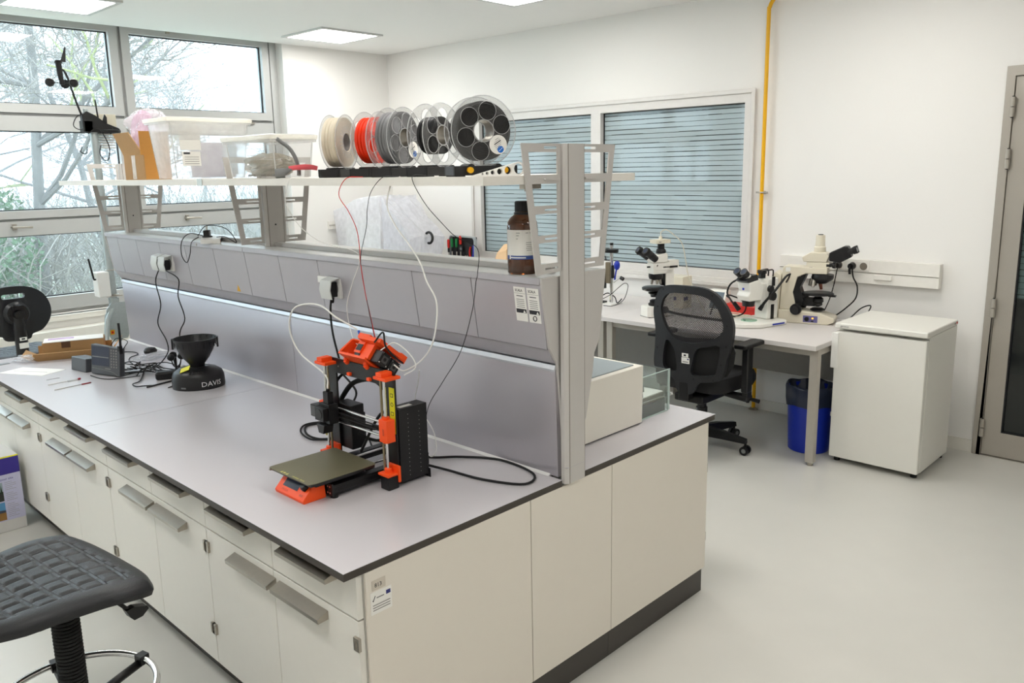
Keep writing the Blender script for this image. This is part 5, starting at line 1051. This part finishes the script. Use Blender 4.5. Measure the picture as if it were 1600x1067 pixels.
one('paper_bag', b, (4.02,3.37,BZ+.16), 'pale tan faceted paper package visible left of the brown bottle', 'package')
one('white_carton', MB().box(-.09,-.11,0,.09,.11,.16,WHITE), (4.06,3.44,BZ-.001), 'white carton on the far bench under the tan package', 'box', bevel=.003)
COV = clear('dust_cover_plastic', (250,250,252), .62, .3, milky=(244,244,248), gloss=.6, crease=1)
r = thing('covered_machine', (3.76,4.75,BZ-.001), 'tall machine under a clear plastic dust cover on the far bench', 'covered machine')
b = MB(); b.box(-.17,-.16,.0,.20,.40,.55,MWH).box(-.14,-.52,.0,.18,-.16,.24,MWH).box(-.172,.0,.28,-.169,.10,.285,INKL); b.build('machine', r, bevel=.01)
def cover(par, prof, x0, x1, seed):
    rnd = random.Random(seed); b = MB(); n = len(prof); nx = 7; rings = []
    for i in range(nx+1):
        t = i/nx; x = x0+(x1-x0)*t; rings.append([Vector((x+rnd.uniform(-.008,.008), y+rnd.uniform(-.018,.018), max(.001,z+rnd.uniform(-.018,.018)*(z>.01)))) for y,z in prof])
    b.loft(rings, COV, False, False, False); b.add(rings[0], [list(range(n))], COV); b.add(rings[-1], [list(range(n))], COV)
    return b.build('dust_cover', par, fix=False)
pf = [(.47,0),(.45,.20),(.46,.42),(.50,.655),(.32,.70),(.16,.75),(-.0,.785),(-.23,.795),(-.225,.60),(-.23,.45),(-.22,.2),(-.23,0)]
cover(r, pf, -.22, .22, 3)
pf = [(-.24,0),(-.235,.35),(-.24,.78),(-.33,.71),(-.42,.62),(-.52,.53),(-.60,.46),(-.64,.43),(-.61,.25),(-.59,.12),(-.57,0)]
cover(r, pf, -.20, .20, 5)
one('roll', MB().torus((0,0,0),(1,0,0),.05,.012,BLACK,20,8), (3.78,4.12,1.16), 'black ring handle sticking out at the right of the plastic dust cover', 'handle')

# ================================================================== FRIDGE, BIN, CHAIRS
FR = mat('fridge_white', (232,230,222), .32, var=.01)
r = thing('fridge', (3.60,.264,0), 'white under-counter fridge standing between the bench and the glazed door', 'fridge')
b = MB(); b.box(.055,-.503,.03,.53,-.001,.815,FR); b.build('body', r, bevel=.004)
o = MB().box(0,-.504,.035,.048,0,.800,FR).build('door', r, bevel=.006)
MB().box(-.010,-.022,.58,.02,.016,.79,WHITE).box(-.004,-.018,.60,.0,-.002,.77,FR).build('handle', o, bevel=.005)
MB().box(.0485,-.499,.04,.0545,-.004,.80,mat('door_seal',(150,146,136),.6)).build('door_seal', r)
o = MB().box(-.006,-.507,.817,.525,.003,.850,FR).build('worktop_lid', r, bevel=.008, seg=3)
b = MB(); b.text('gorenje', .016, lambda u,v,w: (-.0066-w, -.03-u, .828+v), INKL, .0002); b.build('lettering', o)
for x,y in ((.06,-.03),(.06,-.47),(.50,-.03),(.50,-.47)): MB().cyl((x,y,0),(x,y,.03),.018,None,BLACKR,14).build('foot', r)
MB().box(.49,-.5085,.828,.51,-.5065,.840,RED).box(.46,-.5085,.828,.468,-.5065,.838,INK).build('corner_sticker', o)
r = thing('waste_bin', (3.745,.455,0), 'blue waste bin lined with a dark bin bag, under the bench beside the fridge', 'waste bin')
b = MB(); b.lathe([(.10,.003),(.118,.0),(.122,.004),(.140,.40),(.134,.40),(.116,.02)], m=BLUE, n=44); b.build('bucket', r)
b = MB(); rings = []; rnd = random.Random(2)
for z,rad,am in ((.295,.143,.004),(.34,.150,.003),(.41,.152,.002),(.418,.147,.002),(.415,.136,.003),(.34,.118,.010),(.26,.09,.015)):
    ph = rnd.uniform(0,6); rings.append([Vector(((rad+am*math.sin(9*t+ph)+am*.6*math.sin(17*t))*math.cos(t),(rad+am*math.sin(9*t+ph))*math.sin(t),z+.006*math.sin(5*t+ph))) for t in [2*PI*i/60 for i in range(60)]])
b.loft(rings, mat('bin_bag',(36,44,66),.28), True, False); b.build('bin_bag', r, fix=False)
MB().box(.115,-.03,.285,.138,-.01,.305,STEEL).box(-.01,-.145,.24,.01,-.126,.265,WHITE).build('handle_lug', r)

# ---- office chair
r = thing('office_chair', (3.285,.925,0), 'black office chair with a mesh back, turned towards the microscope bench', 'office chair')
MESH = bpy.data.materials.new('black_mesh_fabric'); MESH.use_nodes = True
nt = MESH.node_tree; N = nt.nodes; L = nt.links; pb = N['Principled BSDF']; pb.inputs['Base Color'].default_value = (.02,.018,.02,1); pb.inputs['Roughness'].default_value = .7
tc = N.new('ShaderNodeTexCoord'); wv = N.new('ShaderNodeTexWave'); wv.inputs['Scale'].default_value = 60; wv.bands_direction = 'DIAGONAL'
L.new(tc.outputs['Object'], wv.inputs['Vector']); ct = N.new('ShaderNodeMath'); ct.operation = 'GREATER_THAN'; ct.inputs[1].default_value = .9; L.new(wv.outputs['Fac'], ct.inputs[0])
tr_ = N.new('ShaderNodeBsdfTransparent'); mxs = N.new('ShaderNodeMixShader'); L.new(ct.outputs[0], mxs.inputs[0]); L.new(pb.outputs[0], mxs.inputs[1]); L.new(tr_.outputs[0], mxs.inputs[2]); L.new(mxs.outputs[0], N['Material Output'].inputs[0])
CH = mat('chair_plastic', (33,34,37), .5, bump=.12, scale=300)
def bk(u,v,w): # curved shell: y=u, z=v ; sides bend forward
    return (-.27 + .55*u*u + .09*(v-.75)**2*4*.35 + w, u, v)
OX,OY = 3.0,.92
oc = [(.127,1.066),(.0,1.073),(-.125,1.066),(-.205,1.026),(-.265,.947),(-.295,.858),(-.290,.762),(-.265,.656),(-.250,.575),(-.215,.528),(-.10,.501),(-.055,.43),(.035,.43),(.075,.51),(.16,.52),(.215,.548),(.225,.60),(.215,.70),(.215,.80),(.235,.90),(.215,1.0),(.18,1.045)]
def smooth_loop(p, sub=4):
    o = []; n = len(p)
    for i in range(n):
        a,b_,c,d = [Vector((*q,0)) for q in (p[i-1],p[i],p[(i+1)%n],p[(i+2)%n])]
        for k in range(sub):
            t = k/sub; q = .5*((2*b_)+(c-a)*t+(2*a-5*b_+4*c-d)*t*t+(3*b_-a-3*c+d)*t**3); o.append((q.x,q.y))
    return o
mh = [(.125,1.015),(.0,1.028),(-.125,1.018),(-.195,.967),(-.235,.885),(-.235,.82),(-.16,.766),(-.055,.740),(.04,.747),(.115,.80),(.165,.886),(.17,.953)]
h1 = [(-.085,.703),(-.15,.727),(-.225,.735),(-.21,.60),(-.185,.561),(-.06,.550),(-.062,.623)]
h2 = [(.125,.737),(.075,.705),(.055,.655),(.048,.560),(.125,.558),(.15,.60)]
b = MB(); b.plate(smooth_loop(oc), [smooth_loop(mh),smooth_loop(h1,3),smooth_loop(h2,3)], bk, .026, CH); bo = b.build('backrest', r, fix=True)
b = MB(); 
def meshsheet(loop, off, m, k=14):
    lp = smooth_loop(loop, 3); cy = sum(p[0] for p in lp)/len(lp); cz = sum(p[1] for p in lp)/len(lp); n = len(lp); vs = []; fs = []
    for j in range(1,k+1):
        for p in lp: y = cy+(p[0]-cy)*j/k*1.02; z = cz+(p[1]-cz)*j/k*1.02; vs.append(bk(y,z,off))
    for j in range(k-1):
        for i in range(n): fs.append((j*n+i, j*n+(i+1)%n, (j+1)*n+(i+1)%n, (j+1)*n+i))
    b.add(vs, fs, m, True); b.add(vs[:n], [list(range(n))], m)
meshsheet(mh, .016, MESH); b.build('mesh_panel', bo, fix=False)
b = MB(); meshsheet([(.20,.76),(0,.76),(-.27,.76),(-.25,.56),(0,.53),(.17,.56)], .034, BLACKR, 8); b.build('lumbar_pad', bo, fix=False)
b = MB(); b.tube([bk(.185,.905,.03),bk(0,.895,.03),bk(-.245,.885,.03)], .008, BLACK, 8); b.build('lumbar_bar', bo)
b = MB()
for y,z in ((.16,1.04),(.0,1.052),(-.17,1.03),(-.262,.86),(-.262,.74),(-.235,.63),(.195,.68),(-.19,.53),(-.07,.524),(.10,.535),(.2,.93)): p = Vector(bk(y,z,0)); b.cyl(p+Vector((-.001,0,0)),p+Vector((.002,0,0)),.006,None,BLACKR,8)
b.build('screw_caps', bo)
b = MB()
for y,z,hw_,hh in ((-.015,.663,.022,.012),(-.018,.631,.027,.018)):
    b.add([bk(y-hw_,z-hh,-.0015),bk(y+hw_,z-hh,-.0015),bk(y+hw_,z+hh,-.0015),bk(y-hw_,z+hh,-.0015)], [(0,1,2,3)], PAPER)
b.add([bk(-.022,.657,-.002),bk(-.006,.657,-.002),bk(-.006,.668,-.002),bk(-.022,.668,-.002)], [(0,1,2,3)], INK); b.add([bk(-.040,.636,-.002),bk(-.030,.636,-.002),bk(-.030,.644,-.002),bk(-.040,.644,-.002)], [(0,1,2,3)], NAVY)
b.add([bk(-.036,.620,-.002),bk(.002,.620,-.002),bk(.002,.626,-.002),bk(-.036,.626,-.002)], [(0,1,2,3)], INKL); b.build('stickers', bo)
b = MB(); rings = []
for z,s in ((.405,.80),(.415,.95),(.445,1.0),(.480,1.0),(.505,.96),(.512,.85)): rings.append([Vector((.02+px*s,py*s,z+(.012*(px<-.1)))) for px,py in rrect(-.25,-.245,.25,.245,.09,6)])
b.loft(rings, mat('black_seat_fabric',(30,30,32),.85,bump=.3,scale=400), True, True); b.build('seat', r).location = (.03,.03,0)
MB().box(-.20,-.10,.355,.12,.10,.404,BLACK).box(-.26,-.035,.38,-.20,.035,.50,BLACK).build('tilt_mechanism', r, bevel=.01)
for s in (-1,1):
    b = MB(); b.box(-.08,s*.30-.022,.44,-.015,s*.30+.022,.715,BLACK2).box(-.07,s*.30-.02,.395,.0,s*.16,.42,BLACK2).box(-.07,s*.30-.02,.395,-.01,s*.30+.02,.45,BLACK2); a_ = b.build('armrest', r, bevel=.010)
    b = MB(); b.prism([(-.155,s*.30-.04),(.07,s*.30-.045),(.088,s*.30-.02),(.088,s*.30+.025),(.06,s*.30+.045),(-.155,s*.30+.035)], 'z', .716, .742, BLACK); b.build('arm_pad', a_, bevel=.008)
MB().cyl((0,0,.20),(0,0,.356),.028,None,BLACK,20).cyl((0,0,.09),(0,0,.26),.036,None,BLACK2,20).cyl((-.03,.0,.34),(-.06,-.02,.34),.012,None,BLACK).build('gas_column', r).location = (.06,.06,0)
b = MB(); b.tube([(.02,-.12,.38),(.05,-.24,.375),(.06,-.33,.365)], lambda t: .007+.006*t, BLACK, 8); b.build('height_lever', r)
b = MB()
CA = [-86+72*i for i in range(5)]
for a in CA:
    d = Vector((math.cos(R(a)),math.sin(R(a)),0)); n_ = Vector((-d.y,d.x,0))
    rings = []
    for t_,w_,z0_,z1_ in ((.02,.030,.075,.135),(.16,.024,.075,.125),(.31,.017,.072,.100)): p = d*t_; rings.append([p+n_*w_+Vector((0,0,z0_)),p-n_*w_+Vector((0,0,z0_)),p-n_*w_*.7+Vector((0,0,z1_)),p+n_*w_*.7+Vector((0,0,z1_))])
    b.loft(rings, BLACK2, False, True)
b.cyl((0,0,.07),(0,0,.14),.045,None,BLACK2,20); b.build('star_base', r).location = (.07,.07,0)
for a in CA:
    d = Vector((math.cos(R(a)),math.sin(R(a)),0)); n_ = Vector((-d.y,d.x,0)); p = d*.305; ca = MB(); ca.cyl(p+Vector((0,0,.045)),p+Vector((0,0,.08)),.008,None,BLACK,8)
    for s in (-1,1): ca.cyl(p+n_*s*.010+Vector((0,0,.028)),p+n_*s*.027+Vector((0,0,.028)),.0275,None,BLACK,22).cyl(p+n_*s*.027+Vector((0,0,.028)),p+n_*s*.0285+Vector((0,0,.028)),.014,None,HOSE,14)
    ca.build('caster', r).location = (.07,.07,0)

# ---- lab stools in black foam
def lab_seat(mb, w=.46, d=.44, n=84):
    def S(u,v): # unit square -> rounded outline
        x = u*math.sqrt(1-v**4*.22); y = v*math.sqrt(1-u**4*.22); return x*d/2*(1.06-.07*v*v), y*w/2*1.02*(1.0+.17*u)
    def pad(u, v):
        cu = (u*4.2) % 1; cv = ((v*(4.4))+.5*(int(math.floor(u*4.2))%2)) % 1
        e = min(cu,1-cu,cv,1-cv) ; inside = abs(u) < .80 and abs(v) < .80
        return 0 if not inside else (.0 if e > .16 else (-.0035 if e > .06 else -.0005))
    def H(u,v): return .050 + .016*(abs(v)**2.2) - .030*max(0,u-.35)**1.5*1.4 - .012*max(0,-u) + .020*max(0,-u-.5) - .020*(max(abs(u),abs(v))**12)
    vs = []; fs = []; m = n+1
    for i in range(m):
        for j in range(m):
            u = -1+2*i/n; v = -1+2*j/n; x,y = S(u,v); vs.append((x,y,H(u,v)+pad(u,v)))
    for i in range(n):
        for j in range(n): fs.append((i*m+j,(i+1)*m+j,(i+1)*m+j+1,i*m+j+1))
    mb.add(vs, fs, PU, True)
    edge = [i*m for i in range(n)]+[n*m+j for j in range(n)]+[i*m+n for i in range(n,0,-1)]+[j for j in range(n,0,-1)]
    top_ = [Vector(vs[k]) for k in edge]; r1 = [Vector((p.x*1.02,p.y*1.02,p.z-.014)) for p in top_]; r2 = [Vector((p.x*1.0,p.y*1.0,p.z-.030)) for p in top_]; r3 = [Vector((p.x*.86,p.y*.86,max(-.002,p.z-.050))) for p in top_]
    mb.loft([top_,r1,r2,r3], PU, True, False); mb.add(r3, [list(range(len(r3)))], PU); return mb
r = thing('lab_stool', (-.435,.745,0), 'black foam lab stool with chrome foot ring in the bottom left foreground', 'stool', R(6))
o = lab_seat(MB(), .50, .48).build('seat', r); o.location = (-.045,.085,.603)
b = MB(); zz_ = .22
b.cyl((0,0,.16),(0,0,.595),.030,None,BLACK,24)
for i in range(38): b.torus((0,0,.17+i*.0108),(0,0,1),.033,.0045,BLACKR,28,6)
b.cyl((0,0,.06),(0,0,.17),.038,None,BLACK,24).cyl((0,0,.235),(0,0,.275),.045,None,BLACK,24); b.build('gas_column', r)
MB().box(-.10,-.09,.578,.10,.09,.598,BLACK).build('seat_plate', r, bevel=.004)
b = MB(); b.tube([(.08,-.06,.585),(.11,-.075,.565),(.135,-.085,.535)], .006, BLACK, 8).prism([(.125,.537),(.15,.54),(.185,.528),(.19,.518),(.17,.502),(.145,.500),(.135,.512)], 'y', -.10,-.075, BLACK); b.build('height_lever', r)
b = MB(); b.torus((0,0,.295),(0,0,1),.215,.010,CHROME,72,12); b.build('foot_ring', r)
SA = [8+72*i for i in range(5)]
for a in SA:
    d = Vector((math.cos(R(a)),math.sin(R(a)),0)); b = MB(); b.tube([d*.03+Vector((0,0,.255)),d*.206+Vector((0,0,.283))], .013, BLACK, 8, 1).cbox(d*.215+Vector((0,0,.293)),(.030,.030,.030),BLACK,(0,0,R(a))); b.build('ring_bracket', r)
b = MB()
for a in SA:
    d = Vector((math.cos(R(a)),math.sin(R(a)),0)); n_ = Vector((-d.y,d.x,0)); rings = []
    for t_,w_,z0_,z1_ in ((.02,.032,.04,.11),(.18,.026,.04,.09),(.31,.020,.035,.06)): p = d*t_; rings.append([p+n_*w_+Vector((0,0,z0_)),p-n_*w_+Vector((0,0,z0_)),p-n_*w_*.7+Vector((0,0,z1_)),p+n_*w_*.7+Vector((0,0,z1_))])
    b.loft(rings, BLACK2, False, True).cyl(d*.30,d*.30+Vector((0,0,.036)),.022,None,BLACKR,14)
b.build('star_base', r)
def lab_back(r, x, z):
    ol = smooth_loop([(-.205,.0),(-.215,.08),(-.17,.17),(-.07,.222),(.07,.222),(.17,.17),(.215,.08),(.205,0),(.15,-.065),(.085,-.085),(.06,-.115),(-.06,-.115),(-.085,-.085),(-.15,-.065)])
    b = MB(); b.plate(ol, [rrect(-.065,.150,.065,.180,.013)], lambda u,v,w: (x-.018-.9*u*u+w+.0, u, z+v) if False else (x+.9*u*u+w-.02, u, z+v), .032, PU); o = b.build('backrest', r)
    return o
lab_back(r, -.30, .86); MB().tube([(-.09,0,.585),(-.26,0,.59),(-.33,0,.67),(-.335,0,.86)], .016, BLACK, 10).build('back_post', r)
r = thing('lab_chair', (.40,4.42,0), 'black lab chair with a slotted foam back in front of the outside window', 'chair', R(90))
o = lab_seat(MB(), n=60).build('seat', r); o.location = (.02,0,.60)
bo = lab_back(r, -.27, .87)
b = MB(); b.tube([(-.06,0,.585),(-.27,0,.60),(-.33,0,.66),(-.335,0,.80),(-.325,0,.93)], lambda t: .040-.006*t, BLACK2, 12).cyl((-.315,0,.93),(-.345,0,.93),.075,.060,BLACK2,26).cyl((-.345,0,.925),(-.372,0,.925),.030,.026,BLACK,20).box(-.372,-.028,.958,-.33,.028,.985,BLACK)
for s in (-1,1): b.cyl((-.3455,s*.045,.925),(-.349,s*.045,.925),.008,None,BLACKR,10)
b.build('back_bracket', r)
MB().box(-.3765,-.022,.765,-.3755,.018,.785,PAPER).box(-.3765,-.028,.715,-.3755,.024,.750,PAPER).box(-.377,-.012,.770,-.3765,.008,.780,INK).build('stickers', r)
MB().cyl((0,0,.10),(0,0,.60),.03,None,BLACK,20).build('gas_column', r)
b = MB()
for i in range(5):
    d = Vector((math.cos(R(72*i)),math.sin(R(72*i)),0)); b.tube([d*.02+Vector((0,0,.10)),d*.30+Vector((0,0,.05))], .02, BLACK2, 8, 1).cyl(d*.30,d*.30+Vector((0,0,.05)),.025,None,BLACK,14)
b.build('star_base', r)

# ---- printed carton on the floor
r = thing('printed_carton', (-.402,2.92,0), 'purple and white printed product carton standing open on the floor beside the cabinets', 'box')
LIL = mat('carton_lilac', (196,196,222), .55); PUR = mat('carton_purple', (58,46,140), .5); PW = mat('carton_white',(214,212,208), .6)
b = MB(); b.box(0,0,.002,.42,.24,.385,PW); b.build('body', r)
b = MB(); b.box(.0,-.0006,.30,.42,0,.385,PUR).box(0,-.0006,.06,.42,0,.30,LIL).box(0,-.0006,.385,.42,.0,.392,YEL2)
b.text('weather stations', .036, lambda u,v,w: (.075+u, -.0008-w, .322+v), PAPER, .0002).text('how to suit your site', .016, lambda u,v,w: (.25+u, -.0008-w, .272+v), PUR, .0002)
for i in range(20): 
    if i not in (5,11): b.box(.345,-.0010,.258-i*.0095,.345+.055*(.6+.4*math.sin(i*2.1)**2),-.0006,.2595-i*.0095,INKL)
b.build('printed_panel', r)
b = MB(); b.box(.215,-.0010,.165,.335,-.0006,.262,mat('photo_sky',(150,166,176),.6)).box(.215,-.0012,.165,.335,-.0010,.215,mat('photo_dark',(52,54,50),.7))
for i in range(9): b.prism([(.218+i*.013,.205),(.228+i*.013,.205),(.223+i*.013,.235+.008*(i%3))], 'y', -.0014, -.0010, mat('photo_pine',(40,60,44),.8))
b.prism([(.24,.19),(.31,.19),(.30,.215),(.26,.218)], 'y', -.0016,-.0012, mat('photo_red',(150,74,66),.7)); b.build('printed_photo', r)
b = MB(); b.box(.215,-.0010,.065,.335,-.0006,.158,mat('photo_blue',(90,150,196),.6)).box(.215,-.0012,.065,.335,-.0010,.105,mat('photo_ochre',(150,112,62),.7)).prism([(.215,.105),(.335,.105),(.335,.116),(.28,.122),(.215,.112)], 'y', -.0014,-.0012, mat('photo_hill',(70,76,92),.7))
b.box(.238,-.0016,.068,.242,-.0012,.145,INK).box(.232,-.0016,.140,.256,-.0012,.145,INK); b.build('printed_photo', r)
b = MB(); b.add([(.0,.0,.392),(.42,.0,.392),(.39,-.04,.450),(.05,-.04,.450)], [(0,1,2,3)], PW).add([(.42,.0,.388),(.42,.24,.388),(.36,.22,.43),(.36,.03,.43)], [(0,1,2,3)], PW); b = MB(); b.add([(0,.0,.387),(.42,.0,.387),(.40,.24,.402),(.02,.24,.440),(0,.0,.390),(.42,.0,.390),(.40,.24,.405),(.02,.24,.443)], [(0,1,2,3),(4,7,6,5),(0,4,5,1),(1,5,6,2),(2,6,7,3),(3,7,4,0)], PW); b.build('lid_flap', r)
